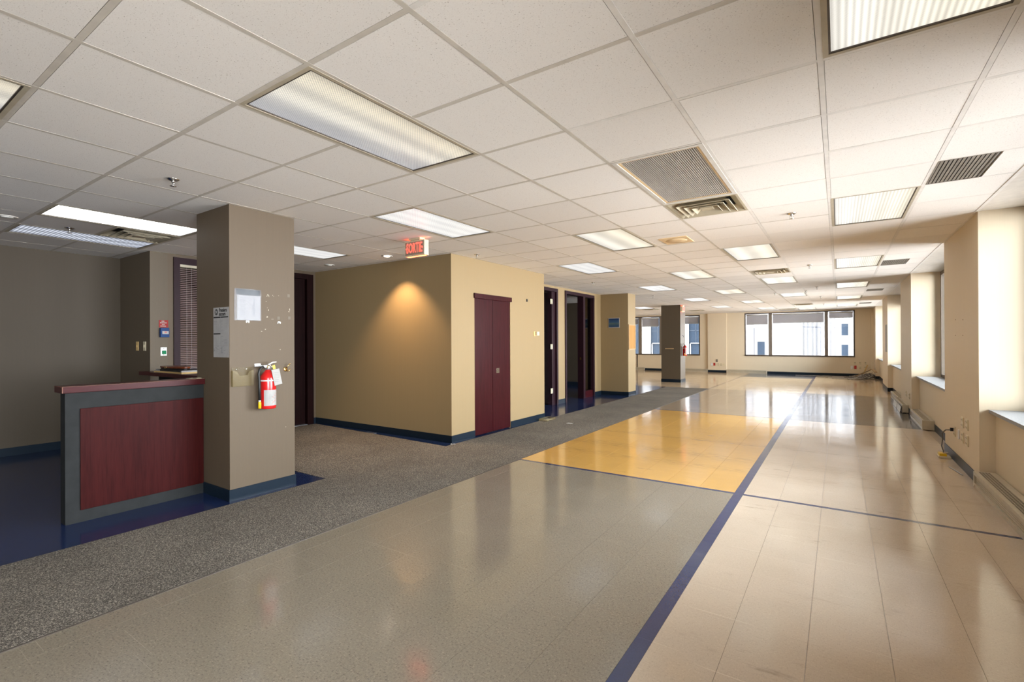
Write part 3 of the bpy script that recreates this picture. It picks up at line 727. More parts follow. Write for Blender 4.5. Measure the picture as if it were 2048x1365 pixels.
# narrow slatted vents along the window wall
def vent(label):
    t = thing('slatted_vent', label, 'air vent', (0, 0, H), 'slatted vents beside the window piers'); hx, hy = .150, .295
    frame_ring(hx, hy, 0, .01, -.001, .008).build('vent_frame', 'grille_d', t, local=True)
    for k in range(13):
        x = -hx + .015 + k * .0225
        MB().add([(x, -hy + .01, .001), (x + .016, -hy + .01, .001), (x + .016, hy - .01, .001), (x, hy - .01, .001), (x + .004, -hy + .01, .012), (x + .02, -hy + .01, .012), (x + .02, hy - .01, .012), (x + .004, hy - .01, .012)], [(0, 3, 2, 1), (4, 5, 6, 7), (0, 1, 5, 4), (1, 2, 6, 5), (2, 3, 7, 6), (3, 0, 4, 7)]).build('slat', 'grille_d', t, local=True)
    B(-hx, hx, -hy, hy, .014, .02).build('backing', 'dark', t, local=True); return t
v0 = None
for n, (i, j) in enumerate(vents):
    lb = '%s grey slatted vent from the camera beside the window piers' % ordw[n]; loc = (lx(5) + .162, ly(j) + CT / 2, H)
    if v0 is None: v0 = vent(lb); v0.location = loc
    else: dup(v0, loc, lb)
# speaker panel
t = thing('ceiling_speaker', 'tan ceiling speaker panel beyond the large return grille', 'speaker', (-1.59, 5.86, H))
MB().box(-1.75, -1.43, 5.67, 6.05, H - .006, H + .003).build('speaker_panel', 'grille_edge', t, bev=.003)
MB().lathe([(.12, H - .0062), (.115, H - .009), (.03, H - .010)], 28, (-1.59, 5.86, 0)).build('speaker_disc', 'grille_edge', t)
# sprinkler heads
def sprinkler(label):
    t = thing('sprinkler', label, 'sprinkler', (0, 0, H), 'pendent ceiling sprinklers')
    MB().lathe([(.040, .0), (.040, -.004), (.026, -.012), (.016, -.014)], 20).build('escutcheon', 'chrome', t, local=True)
    MB().lathe([(.012, -.012), (.012, -.022), (.008, -.026)], 10).tube([(.011, 0, -.022), (.015, 0, -.036), (.004, 0, -.052)], .0028, 6).tube([(-.011, 0, -.022), (-.015, 0, -.036), (-.004, 0, -.052)], .0028, 6).lathe([(.003, -.026), (.003, -.05)], 6).build('sprinkler_body', 'chrome', t, local=True)
    MB().lathe([(.020, -.052), (.022, -.054), (.008, -.056)], 14).build('deflector', 'chrome', t, local=True); return t
s0 = None
for x, y, lb in [(-4.02, 1.545, 'sprinkler over reception nearest the camera, beside the taupe column'), (-6.587, 1.59, 'sprinkler between the two reception ceiling lights'),
                 (-.361, 5.25, 'nearest sprinkler to the right of the large return grille'), (-4.10, 5.225, 'sprinkler above the maroon closet doors'),
                 (-.374, 8.99, 'second sprinkler in the line running down the window side'), (-4.11, 9.04, 'sprinkler outside the two dark office doorways'), (-.39, 12.76, 'third sprinkler in the line running down the window side'),
                 (-4.05, 12.67, 'sprinkler above the end of the carpet near the corkboard'), (-.39, 15.67, 'fourth sprinkler in the line running down the window side'), (-.386, 18.8, 'fifth and farthest sprinkler in the line down the window side'),
                 (-.64, 13.63, 'small ceiling head right of the blue stripe lights halfway down'), (-1.31, 13.75, 'small ceiling head left of the blue stripe lights halfway down')]:
    if s0 is None: s0 = sprinkler(lb); s0.location = (x, y, H)
    else: dup(s0, (x, y, H), lb)
# downlights
def downlight(label, bulbmat):
    t = thing('downlight', label, 'ceiling light', (0, 0, H))
    MB().lathe([(.048, .002), (.075, .002), (.078, -.003), (.050, -.003)], 24).build('trim_ring', 'whitem', t, local=True)
    MB().lathe([(.044, -.0034), (.036, -.010), (.012, -.014)], 20).build('bulb', bulbmat, t, local=True); return t
d = downlight('lit warm recessed spotlight throwing a scallop on the cream closet wall', 'bulb'); d.location = (-5.19, 4.60, H)
ll = bpy.data.lights.new('halogen_spot', 'SPOT'); ll.energy = 125; ll.color = (1, .66, .36); ll.spot_size = math.radians(98); ll.spot_blend = .6; ll.shadow_soft_size = .03
lo_ = bpy.data.objects.new('halogen_spot', ll); COL.objects.link(lo_); lo_.parent = d; lo_.location = (0, 0, -.02); lo_.rotation_euler = (math.radians(4), 0, 0)
d2 = downlight('unlit recessed spotlight in the corridor ceiling by the dark door', 'whitem'); d2.location = (-6.51, 4.62, H)
d3 = downlight('unlit recessed spotlight at the far left of the reception ceiling', 'whitem'); d3.location = (-6.48, 1.12, H)
# exit signs
def exit_sign(label):
    t = thing('exit_sign', label, 'exit sign', (0, 0, 0))
    MB().box(-.157, .157, 0, .07, 0, .175).build('sign_case', 'ivory', t, local=True, bev=.004)
    B(-.075, .075, .008, .062, .175, .186).build('neck', 'ivory', t, local=True); B(-.09, .09, -.005, .075, .186, .205).build('canopy', 'ivory', t, local=True)
    fp = B(-.145, .145, -.003, .001, .014, .162).build('sign_face', 'exit_face', t, local=True)
    tx = text('sign_letters', 'SORTIE', .158, 'exit_red', t, (0, -.0035, .088), (1, 0, 0), sx=.50, ext=.001, bold=.002); tx.parent = t
    for s_ in (-1, 1):
        MB().add([(s_ * .122, -.0045, .072), (s_ * .122, -.0045, .104), (s_ * .140, -.0045, .088), (s_ * .122, -.003, .072), (s_ * .122, -.003, .104), (s_ * .140, -.003, .088)], [(0, 1, 2), (3, 5, 4), (0, 3, 4, 1), (1, 4, 5, 2), (2, 5, 3, 0)]).build('sign_arrow', 'exit_red', t, local=True)
    B(-.14, .14, .015, .055, -.002, .001).build('down_slot', 'exit_glow', t, local=True)
    for s_ in (-1, 1): B(s_ * .085 if s_ > 0 else -.15, .15 if s_ > 0 else -.085, .02, .05, .1745, .1765).build('up_slot', 'exit_glow', t, local=True)
    return t
e0 = exit_sign('red SORTIE exit sign hanging in front of the cream closet wall'); e0.location = (-4.04, 3.99, H - .205)
dup(e0, (-4.325 + .07, 16.495, 2.345), 'small red exit sign on the dark brown column far down the hall', math.radians(90)); 

# ================================================================== DOORS
d = struct('door_1', (-4.335, 5.92, 0))      # closet bifold pair
for n, (a, b) in enumerate(((5.466, 5.905), (5.912, 6.374))):
    B(-4.372, -4.340, a, b, .015, 2.0).build('door_panel', 'maroon', d, bev=.002)
B(-4.36, -4.312, 5.444, 6.396, 2.0, 2.072).build('door_header', 'maroon', d, bev=.003)
MB().box(-4.36, -4.336, 5.452, 5.464, 0, 2.0).box(-4.36, -4.336, 6.376, 6.388, 0, 2.0).build('door_jamb', 'pine', d)
h = MB().box(-4.341, -4.335, 5.995, 6.075, .89, .965).build('pull_plate', 'chrome', d); MB().lathe([(.022, -4.336), (.022, -4.333), (.018, -4.336)], 18, (0, 6.035, .928), 'x').build('finger_cup', 'maroon', h)

def hinge(parent, x, y, z):
    h = MB().box(x, x + .004, y - .045, y + .045, z - .055, z + .055).build('hinge', 'ivory', parent); MB().tube([(x + .008, y, z - .057), (x + .008, y, z + .057)], .008, 8).build('hinge_pin', 'alu', h)
d = struct('door_2', (-5.08, 8.8, 0))
MB().box(-5.215, -5.06, 8.30, 8.365, 0, 2.445).box(-5.215, -5.06, 9.24, 9.305, 0, 2.445).box(-5.215, -5.06, 8.30, 9.305, 2.445, 2.515).build('door_frame', 'frame', d)
lf = B(-6.08, -5.15, 9.175, 9.22, .012, 2.44).build('door_leaf', 'frame', d)
jb = B(-5.20, -5.10, 9.09, 9.24, 0, 2.445).build('door_stop', 'frame', d)
for z in (.31, 1.26, 2.23): hinge(d, -5.099, 9.075, z)
d = struct('door_3', (-5.08, 10.4, 0))
MB().box(-5.215, -5.06, 9.645, 9.71, 0, 2.445).box(-5.215, -5.06, 11.14, 11.205, 0, 2.445).box(-5.215, -5.06, 9.645, 11.205, 2.445, 2.515).box(-5.215, -5.06, 10.56, 10.66, 0, 2.445).build('door_frame', 'frame', d)
B(-5.17, -5.09, 10.66, 11.14, .0, .165).build('sidelight_rail', 'maroon', d); B(-5.15, -5.142, 10.66, 11.14, .165, 2.445).build('sidelight_pane', 'glass_d', d)
B(-5.16, -5.12, 10.557, 10.5605, .93, .99).build('strike_plate', 'brass', d)
d = struct('door_4', (-7.38, 4.4, 0))
MB().box(-7.5, -7.355, 4.79, 4.905, 0, 2.43).box(-7.5, -7.355, 3.94, 4.02, 0, 2.43).box(-7.5, -7.355, 3.94, 4.905, 2.43, 2.515).build('door_frame', 'maroon_shaded', d)
B(-7.47, -7.425, 4.02, 4.79, .012, 2.43).build('door_leaf', 'maroon_shaded', d); B(-7.44, -7.36, 4.02, 4.79, 0, .008).build('threshold', 'alu', d)
# reception window with blind
w = struct('window_8', (-7.38, 2.84, 1.0))
MB().box(-7.5, -7.36, 2.835, 2.91, .985, 2.525).box(-7.5, -7.36, 3.55, 3.625, .985, 2.525).box(-7.5, -7.36, 2.91, 3.55, 2.44, 2.525).box(-7.5, -7.36, 2.91, 3.55, .985, 1.02).build('window_frame', 'frame', w)
B(-7.47, -7.464, 2.91, 3.55, 1.02, 2.44).build('pane', 'glass_d', w)
t = thing('venetian_blind', 'lowered pinkish venetian blind in the plum window frame behind the column', 'blind', (-7.40, 3.23, 2.42))
B(-7.425, -7.385, 2.915, 3.545, 2.405, 2.438).build('head_rail', 'beigem', t); B(-7.415, -7.39, 2.915, 3.545, 1.022, 1.034).build('bottom_rail', 'slat', t)
sl = None
for k in range(54):
    z = 1.05 + k * .0251
    if sl is None:
        m = MB(); vs = []; 
        for s_ in range(5):
            u = -.0125 + .00625 * s_; vs += [(u * .8, -.31, -u * .62 + .0016 * (1 - (u / .0125) ** 2)), (u * .8, .31, -u * .62 + .0016 * (1 - (u / .0125) ** 2))]
        sl = m.add(vs, [(2 * s_, 2 * s_ + 1, 2 * s_ + 3, 2 * s_ + 2) for s_ in range(4)]).build('slat', 'slat', t, local=True)
        so_ = sl.modifiers.new('thick', 'SOLIDIFY'); so_.thickness = .0006
        sl.location = (-.003, 0, z - 2.42)
    else:
        c = sl.copy(); COL.objects.link(c); c.location = (-.003, 0, z - 2.42)
for y in (3.0, 3.06, 3.45): MB().tube([(-7.388, y, 1.03), (-7.388, y, 2.41)], .0015, 5).build('lift_cord', 'string', t)

# ================================================================== RECEPTION
t = thing('reception_counter', 'charcoal reception half-wall with mahogany panel and ledge', 'counter', (-4.875, 1.6, 0))
B(-4.93, -4.82, 1.135, 2.093, 0, .995).build('counter_body', 'counter_body', t)
B(-4.985, -4.79, 1.112, 2.093, .995, 1.045).build('counter_top', 'counter_top', t, bev=.003)
MB().box(-4.986, -4.789, 1.1115, 1.1125, 1.041, 1.0455).box(-4.7905, -4.789, 1.112, 2.09, 1.043, 1.0455).box(-4.7905, -4.789, 1.111, 1.116, .997, 1.045).build('worn_edge', 'edgewear', t)
B(-4.82, -4.808, 1.221, 2.087, .093, .870).build('front_panel', 'panel', t, bev=.002)
tag(MB().box(-4.95, -4.87, 2.0, 2.05, 1.046, 1.049).box(-4.90, -4.84, 2.045, 2.085, 1.046, 1.05).build('paper_scraps', 'ivory'), 'small cream scraps lying at the column end of the counter ledge', 'scrap')
t = thing('writing_ledge', 'dark maroon ledge on the reception wall below the blind', 'counter', (-6.2, 2.48, 0))
B(-7.30, -4.96, 2.42, 2.83, .972, 1.016).build('ledge_top', 'counter_top', t, bev=.003); B(-7.2, -5.0, 2.60, 2.64, 0, .972).build('ledge_front', 'counter_body', t)
t = thing('oval_box', 'flat oval red-brown wooden box on top of the folders on the ledge', 'box', (-6.62, 2.56, 1.05))
for (nm, z0, z1, r, mt) in (('box_base', 1.056, 1.072, .95, 'black'), ('box_lid', 1.073, 1.092, 1.0, 'redwood')):
    n = 24; ring = [(-6.62 + .33 * r * math.cos(2 * math.pi * k / n), 2.56 + .10 * r * math.sin(2 * math.pi * k / n)) for k in range(n)]
    MB().add([(x, y, z0) for x, y in ring] + [(x, y, z1) for x, y in ring], [tuple(reversed(range(n))), tuple(range(n, 2 * n))] + [(k, (k + 1) % n, (k + 1) % n + n, k + n) for k in range(n)]).build(nm, mt, t, bev=.004)
MB().box(-6.66, -6.60, 2.459, 2.463, 1.071, 1.09).build('clasp', 'brass', t)
tag(MB().box(-6.98, -6.22, 2.47, 2.70, 1.0162, 1.026).box(-6.95, -6.25, 2.48, 2.69, 1.0265, 1.033).build('manila_folder', ['folder']), 'manila folders at the bottom of the pile on the ledge', 'folder')
t = thing('notebook', 'black-spined notebook between the folders and the oval box', 'notebook', (-6.6, 2.56, 1.033))
B(-6.93, -6.23, 2.475, 2.66, 1.0335, 1.052).build('pages', 'paper', t); MB().box(-6.935, -6.225, 2.47, 2.665, 1.0522, 1.0555).box(-6.80, -6.25, 2.468, 2.4745, 1.036, 1.0535).build('cover', 'black', t)
# signs on the corridor wall
xw = -7.379
t = thing('red_notice', 'small red notice with white lines above the blue call point', 'sign', (xw, 2.721, 1.625))
B(xw - .002, xw + .003, 2.668, 2.774, 1.578, 1.675).build('notice_plate', 'signred', t)
for k, (a, b) in enumerate(((.03, .07), (.012, .094), (.034, .072), (.016, .09))):
    z = 1.660 - k * .0215
    for q in range(int((b - a) / .011)): B(xw + .003, xw + .0034, 2.668 + a + q * .011, 2.668 + a + q * .011 + .008, z - .006, z + .006).build('print_mark', 'paper', t)
t = thing('call_point', 'blue emergency call point box beside the plum window frame', 'alarm box', (xw, 2.721, 1.51))
B(xw - .002, xw + .045, 2.672, 2.772, 1.448, 1.572).build('call_box', 'blue', t, bev=.004); B(xw + .045, xw + .048, 2.690, 2.762, 1.488, 1.530).build('label_plate', 'paper', t)
B(xw + .048, xw + .0488, 2.715, 2.740, 1.508, 1.520).build('print_mark', 'inkr', t); B(xw + .045, xw + .050, 2.677, 2.767, 1.55, 1.568).build('cover_strip', 'blue', t)
t = thing('release_button', 'white plate with square green push button under the blue call point', 'button', (xw, 2.72, 1.26))
B(xw - .002, xw + .008, 2.684, 2.756, 1.205, 1.315).build('button_plate', 'whitep', t, bev=.002); B(xw + .008, xw + .022, 2.700, 2.745, 1.226, 1.272).build('push_button', 'green', t, bev=.003)
for z in (1.302, 1.217): MB().lathe([(.004, xw + .008), (.004, xw + .0095)], 10, (0, 2.72, z), 'x').build('screw', 'steel', t)
for n, (x, lb, mt) in enumerate(((-7.785, 'tan light switch on the dark reception wall, farther from the corner', 'folder'), (-7.545, 'pale light switch on the dark reception wall, next to the corner', 'ivory'))):
    t = thing('light_switch', lb, 'switch', (x, 2.57, 1.33))
    B(x - .036, x + .036, 2.562, 2.571, 1.272, 1.392).build('switch_plate', mt, t, bev=.002); B(x - .009, x + .009, 2.555, 2.562, 1.315, 1.35).build('rocker', mt, t)
# poster on the column (front face)
yp = 2.0945
t = thing('first_aid_poster', 'tall white Premiers secours first aid poster on the dark column face', 'poster', (-4.4925, yp, 1.46))
B(-4.630, -4.358, yp - .0015, yp + .001, 1.243, 1.682).build('sheet', 'paper', t)
yq = yp - .0022
emb = MB().lathe([(.027, yq), (.027, yq + .0006)], 24, (-4.577, 0, 1.642), 'y').build('emblem_disc', 'ink', t)
m = MB()
for a in (90, 30, 150): 
    c, s_ = math.cos(math.radians(a)), math.sin(math.radians(a)); m.bar((-4.577 - .019 * c, yq - .0004, 1.642 - .019 * s_), (-4.577 + .019 * c, yq - .0004, 1.642 + .019 * s_), .0006, .0075)
m.build('emblem_star', 'paper', emb); MB().bar((-4.577, yq - .0010, 1.625), (-4.577, yq - .0010, 1.659), .0006, .002).build('emblem_staff', 'ink', emb)
text('poster_title', 'Premiers', .050, 'ink', t, (-4.458, yq, 1.656), (1, 0, 0), sx=.75, bold=.0006); text('poster_title', 'secours', .050, 'ink', t, (-4.470, yq, 1.623), (1, 0, 0), sx=.75, bold=.0006)
for hb in ((-4.624, -4.504, 1.590, 1.601), (-4.498, -4.366, 1.590, 1.601), (-4.624, -4.504, 1.444, 1.456)): B(hb[0], hb[1], yq, yq + .001, hb[2], hb[3]).build('heading_bar', 'ink', t)
m = MB(); random.seed(3)
for z, a, b in [(1.560, .01, .07), (1.548, .01, .075), (1.536, .01, .072)]: m.box(-4.63 + a, -4.63 + b, yq, yq + .001, z - .0015, z + .0015)
for k in range(6): m.box(-4.494, -4.455, yq, yq + .001, 1.560 - k * .027, 1.5622 - k * .027)
m.box(-4.495, -4.493, yq, yq + .001, 1.26, 1.588); m.box(-4.622, -4.37, yq, yq + .001, 1.348, 1.3495); m.box(-4.622, -4.50, yq, yq + .001, 1.36, 1.361)
for k in range(14): x = -4.60 + random.random() * .19; z = 1.27 + random.random() * .07; m.box(x, x + .012 + .02 * random.random(), yq, yq + .001, z, z + .003)
m.box(-4.45, -4.395, yq, yq + .001, 1.392, 1.397).box(-4.48, -4.43, yq, yq + .001, 1.382, 1.385).box(-4.44, -4.39, yq, yq + .001, 1.366, 1.371)
m.box(-4.482, -4.472, yq, yq + .001, 1.285, 1.338).box(-4.486, -4.462, yq, yq + .001, 1.279, 1.288).box(-4.62, -4.606, yq, yq + .001, 1.296, 1.31).box(-4.617, -4.61, yq, yq + .001, 1.312, 1.32)
m.build('print_marks', 'inkg', t)
# plastic sleeve with sheet on the lit face
xc = -4.35
t = thing('sheet_in_sleeve', 'printed sheet in a crumpled plastic sleeve taped to the taupe column', 'notice', (xc, 2.25, 1.7))
B(xc, xc + .0015, 2.160, 2.364, 1.572, 1.79).build('sheet', 'paper', t); 
m = MB(); n = 10; vs = []; fs = []
for iy in range(n + 1):
    for iz in range(n + 1): vs.append((xc + .003 + .006 * random.random() * (1 if iz > 7 else .35), 2.134 + .236 * iy / n, 1.566 + .282 * iz / n))
for iy in range(n):
    for iz in range(n): a_ = iy * (n + 1) + iz; fs.append((a_, a_ + n + 1, a_ + n + 2, a_ + 1))
m.add(vs, fs, 0, True).build('sleeve', 'sleeve', t)
B(xc, xc + .001, 2.150, 2.362, 1.792, 1.842).build('dark_strip', 'counter_body', t)
m = MB()
for q in range(5):
    for r in range(9): m.box(xc + .0014, xc + .0019, 2.185 + .009 * q, 2.190 + .009 * q, 1.76 - r * .018, 1.768 - r * .018)
m.box(xc + .0014, xc + .0019, 2.303, 2.312, 1.61, 1.765).box(xc + .0014, xc + .0019, 2.292, 2.297, 1.61, 1.71)
m.build('print_marks', 'inkg', t)
for y, lb in ((2.249, 'small metal clip just below the plastic-sleeved sheet'), (2.541, 'small metal clip right of the plastic-sleeved sheet among the paint chips')):
    t = thing('wall_clip', lb, 'clip', (xc, y, 1.558))
    B(xc, xc + .004, y - .013, y + .013, 1.549, 1.566).build('clip_plate', 'chrome', t, bev=.001); MB().lathe([(.005, xc + .004), (.007, xc + .012), (.003, xc + .014)], 10, (0, y, 1.556), 'x').build('clip_knob', 'chrome', t)
# brochure holder
t = thing('brochure_holder', 'empty clear plastic brochure holder mounted low on the taupe column', 'holder', (xc, 2.198, 1.07))
B(xc, xc + .004, 2.108, 2.288, .99, 1.155).build('back_plate', 'clear', t)
m = MB(); f0, f1 = xc + .026, xc + .029
pts = [(2.108, .99), (2.288, .99), (2.288, 1.128), (2.25, 1.118), (2.232, 1.082), (2.164, 1.082), (2.146, 1.118), (2.108, 1.128)]
m.add([(f0, y, z) for y, z in pts] + [(f1, y, z) for y, z in pts], [tuple(reversed(range(8))), tuple(range(8, 16))] + [(k, (k + 1) % 8, (k + 1) % 8 + 8, k + 8) for k in range(8)]).build('front_pocket', 'clear', t)
MB().box(xc + .004, f0, 2.108, 2.111, .99, 1.128).box(xc + .004, f0, 2.285, 2.288, .99, 1.128).box(xc + .004, f0, 2.108, 2.288, .99, .993).build('pocket_sides', 'clear', t)
for y in (2.15, 2.235): MB().lathe([(.005, xc + .004), (.005, xc + .007), (.002, xc + .008)], 10, (0, y, 1.137), 'x').build('screw', 'chrome', t)
# coat hook
t = thing('coat_hook', 'brass double coat hook on the taupe column right of the extinguisher', 'hook', (xc, 2.605, 1.12))
MB().lathe([(.022, xc), (.022, xc + .003), (.012, xc + .007)], 16, (0, 2.603, 1.118), 'x').build('hook_plate', 'brass', t)
MB().tube([(xc + .006, 2.603, 1.122), (xc + .020, 2.598, 1.128), (xc + .030, 2.606, 1.146), (xc + .036, 2.622, 1.165)], [.006, .005, .0045, .004], 8).lathe([(.002, -.006), (.008, 0), (.002, .006)], 10, (xc + .037, 2.624, 1.168)).build('upper_hook', 'brass', t)
MB().tube([(xc + .006, 2.603, 1.112), (xc + .02, 2.606, 1.100), (xc + .038, 2.615, 1.102), (xc + .042, 2.622, 1.114)], [.006, .005, .0045, .004], 8).lathe([(.002, -.005), (.007, 0), (.002, .005)], 10, (xc + .042, 2.623, 1.117)).build('lower_hook', 'brass', t)
# fire extinguishers
def extinguisher(label):
    t = thing('fire_extinguisher', label, 'extinguisher', (0, 0, 0), 'red fire extinguishers'); r = .066; cx_ = .085
    body = MB().lathe([(.045, 0), (.062, .004), (r, .014), (r, .275), (.060, .297), (.046, .318), (.030, .336), (.019, .350), (.019, .365)], 28, (cx_, 0, 0)).build('cylinder', 'red', t, local=True)
    MB().lathe([(r + .0008, .250), (r + .0008, .263)], 28, (cx_, 0, 0)).build('band', 'whitep', t, local=True)
    def patch(a0, a1, z0, z1, rr, nm, mt, tilt=0):
        n = 10; vs = []
        for k in range(n + 1):
            a = math.radians(a0 + (a1 - a0) * k / n); z_ = tilt * k / n
            vs += [(cx_ + rr * math.cos(a), rr * math.sin(a), z0 + z_), (cx_ + rr * math.cos(a), rr * math.sin(a), z1 + z_)]
        return MB().add(vs, [(2 * k, 2 * k + 2, 2 * k + 3, 2 * k + 1) for k in range(n)], 0, True).build(nm, mt, t, local=True)
    lab = patch(-58, 70, .032, .172, r + .001, 'instruction_label', 'paper'); 
    m = MB(); random.seed(5)
    def mk(m, a, z, da, dz):
        a0, a1 = math.radians(a), math.radians(a + da); q = r + .0016
        m.add([(cx_ + q * math.cos(a0), q * math.sin(a0), z), (cx_ + q * math.cos(a1), q * math.sin(a1), z), (cx_ + q * math.cos(a1), q * math.sin(a1), z + dz), (cx_ + q * math.cos(a0), q * math.sin(a0), z + dz)], [(0, 1, 2, 3)])
    for k in range(16): mk(m, -50, .05 + k * .0058, 34, .0028)
    for k in range(5): mk(m, -5 + 22 * (k % 2), .045 + k * .016, 9, .005)
    q1 = m.build('label_print', 'inkg', t, local=True); m = MB()
    for k in range(6): mk(m, 2 + 16 * (k % 3), .06 + k * .015, 14, .004)
    mk(m, -10, .160, 60, .006); m.build('label_print', 'inkr', t, local=True)
    MB().lathe([(.020, .350), (.024, .356), (.024, .385), (.016, .395)], 14, (cx_, 0, 0)).box(cx_ - .013, cx_ + .013, -.045, .02, .372, .392).build('valve', 'alu', t, local=True)
    MB().tube([(cx_, .004, .393), (cx_, .02, .404), (cx_, .046, .416), (cx_, .078, .418)], [.008, .007, .006, .005], 8).build('lever', 'whitep', t, local=True)
    MB().tube([(cx_, .01, .380), (cx_, .04, .374), (cx_, .062, .366)], .005, 8).build('handle', 'whitep', t, local=True)
    MB().lathe([(.016, cx_ + .012), (.016, cx_ + .020), (.013, cx_ + .022)], 14, (0, -.002, .376), 'x').build('gauge', 'brass', t, local=True)
    MB().tube([(cx_, -.03, .378), (cx_ + .012, -.062, .376), (cx_ + .018, -.086, .355), (cx_ + .020, -.095, .32), (cx_ + .020, -.092, .28), (cx_ + .020, -.088, .20), (cx_ + .020, -.087, .085)], .0105, 10).build('hose', 'rubber', t, local=True)
    MB().lathe([(.010, .072), (.010, .088)], 12, (cx_ + .020, -.087, 0)).build('hose_collar', 'whitep', t, local=True)
    MB().lathe([(.0125, .012), (.0125, .062), (.011, .072)], 14, (cx_ + .020, -.087, 0)).build('nozzle', 'yellowp', t, local=True)
    B(0, .006, -.078, -.022, .378, .405).build('wall_bracket', 'alu', t, local=True); B(.006, cx_ - .01, -.03, -.022, .378, .392).build('bracket_arm', 'alu', t, local=True)
    def card(p, nm, mt, x): return MB().add([(x, y, z) for y, z in p] + [(x + .001, y, z) for y, z in p], [(3, 2, 1, 0), (4, 5, 6, 7), (0, 1, 5, 4), (1, 2, 6, 5), (2, 3, 7, 6), (3, 0, 4, 7)]).build(nm, mt, t, local=True)
    tg = card([(.021, .208), (.092, .223), (.063, .362), (-.009, .350)], 'inspection_tag', 'paper', cx_ + r + .006)
    m = MB()
    for k in range(6): m.box(cx_ + r + .0072, cx_ + r + .0076, .018, .060, .245 + k * .016, .2475 + k * .016)
    m.build('tag_print', 'inkg', t, local=True)
    card([(.030, .352), (.052, .358), (.044, .395), (.020, .388)], 'safety_seal', 'yellowp', cx_ + .034)
    return t
x0_ = extinguisher('red fire extinguisher with hanging white tag on the taupe column'); x0_.location = (xc, 2.386, .775)
dup(x0_, (-4.325, 16.57, .88), 'small far red extinguisher on the lit side of the dark brown column')
# far dark column bits
tag(MB().box(-4.82, -4.545, 16.325, 16.351, 1.10, 1.135).box(-4.82, -4.545, 16.322, 16.326, 1.10, 1.112).build('wall_rail', 'pine'), 'short tan wooden rail on the front of the dark brown column', 'rail')
tag(MB().box(-4.326, -4.322, 16.56, 16.62, 1.53, 1.57).tube([(-4.322, 16.59, 1.56), (-4.29, 16.59, 1.535), (-4.29, 16.60, 1.51), (-4.305, 16.60, 1.50)], .008, 6).build('wall_hook', 'black'), 'small black hook above the far extinguisher on the dark brown column', 'hook')
# closet wall bits
t = thing('door_chime', 'small cream wall chime box on the closet wall right of the maroon doors', 'wall box', (-4.335, 7.13, 1.5))
B(-4.336, -4.325, 7.08, 7.16, 1.465, 1.545).build('mount_plate', 'folder', t, bev=.002); B(-4.325, -4.285, 7.125, 7.20, 1.475, 1.54).build('chime_cover', 'ivory', t, bev=.003)
tag(MB().box(-4.336, -4.320, 6.855, 6.885, 2.04, 2.085).build('wall_bracket', 'black', bev=.003), 'tiny black bracket high on the closet wall right of the maroon doors', 'bracket')
# blue picture and corkboard
t = thing('blue_picture', 'small blue landscape print in white border on the cream wall end', 'picture', (-4.715, 11.62, 1.72))
B(-4.862, -4.568, 11.612, 11.621, 1.712, 1.965).build('mount', 'paper', t); MB().box(-.135, .135, -.0095, -.008, 0, .215).build('print', 'picture', t, local=True).location = (0, 0, .012)
t = thing('corkboard', 'wood-framed cork board on the narrow lit wall end before the far windows', 'board', (-4.345, 11.86, 1.48))
MB().box(-4.346, -4.325, 11.625, 11.645, 1.16, 1.79).box(-4.346, -4.325, 12.085, 12.105, 1.16, 1.79).box(-4.346, -4.325, 11.645, 12.085, 1.16, 1.18).box(-4.346, -4.325, 11.645, 12.085, 1.77, 1.79).build('board_frame', 'pine', t)
B(-4.344, -4.332, 11.645, 12.085, 1.18, 1.77).build('cork_panel', 'cork', t)
# ================================================================== HEATERS
def heater(label, y0, y1, xb, xf, hgt, parent_axis='y', loose=False):
    ln = y1 - y0
    t = thing('baseboard_heater', label, 'heater', (xb, y0, 0), 'convector heaters along the walls')
    def bx(a, b, c, d, e, f): return B(xb + a, xb + b, y0 + c, y0 + d, e, f) if parent_axis == 'y' else B(y0 + c, y0 + d, xb + a, xb + b, e, f)
    D = xf - xb   # negative: room side
    sh = MB()
    for (a, b, c, d, e, f) in [(0, D * .14, .03, ln - .03, .01, hgt), (D * .9, D, .03, ln - .03, .03, .045), (D * .86, D, .03, ln - .03, hgt - .03, hgt), (0, D, 0, .03, .01, hgt), (0, D, ln - .03, ln, .01, hgt), (D * .14, D * .3, .03, ln - .03, hgt - .003, hgt), (D * .80, D * .86, .03, ln - .03, hgt - .003, hgt), (D * .9, D * .95, .03, ln - .03, .0, .0295)]:
        q = bx(a, b, c, d, e, f); sh.add(q.v, q.f)
    sh.build('heater_case', 'beigem', t)
    n = int(ln / .022); top = MB(); fr = MB(); core = bx(D * .16, D * .885, .03, ln - .03, .03, hgt - .0035)  # near-black core paints in the shade seen through the grille slots
    for k in range(n):
        c = .03 + (ln - .06) * k / n; q = bx(D * .3, D * .80, c, c + .006, hgt - .0034, hgt - .002); top.add(q.v, q.f); q = bx(D * .886, D * .90, c, c + .012, .045, hgt - .03); fr.add(q.v, q.f)
    for k in range(3): q = bx(D * (.40 + .14 * k), D * (.425 + .14 * k), .03, ln - .03, hgt - .0034, hgt - .0018); top.add(q.v, q.f)
    for k in range(4): 
        zz = .045 + (hgt - .075) * (k + .5) / 4; q = bx(D * .886, D * .902, .03, ln - .03, zz - .006, zz + .006); fr.add(q.v, q.f)
    top.build('top_grille', 'beigem', t, kind='stuff'); fr.build('front_grille', 'beigem', t, kind='stuff'); core.build('slot_shade_core', 'dark', t)
    return t
heater('near beige convector heater with slotted top under the first window sill', 3.5, 6.12, 1.187, 1.032, .15)
heater('beige convector heater under the second window, past the pier outlets', 9.55, 11.05, 1.187, 1.045, .15)
heater('battered heater section with sprung cover at the second pier', 11.6, 13.1, 1.077, .985, .15)
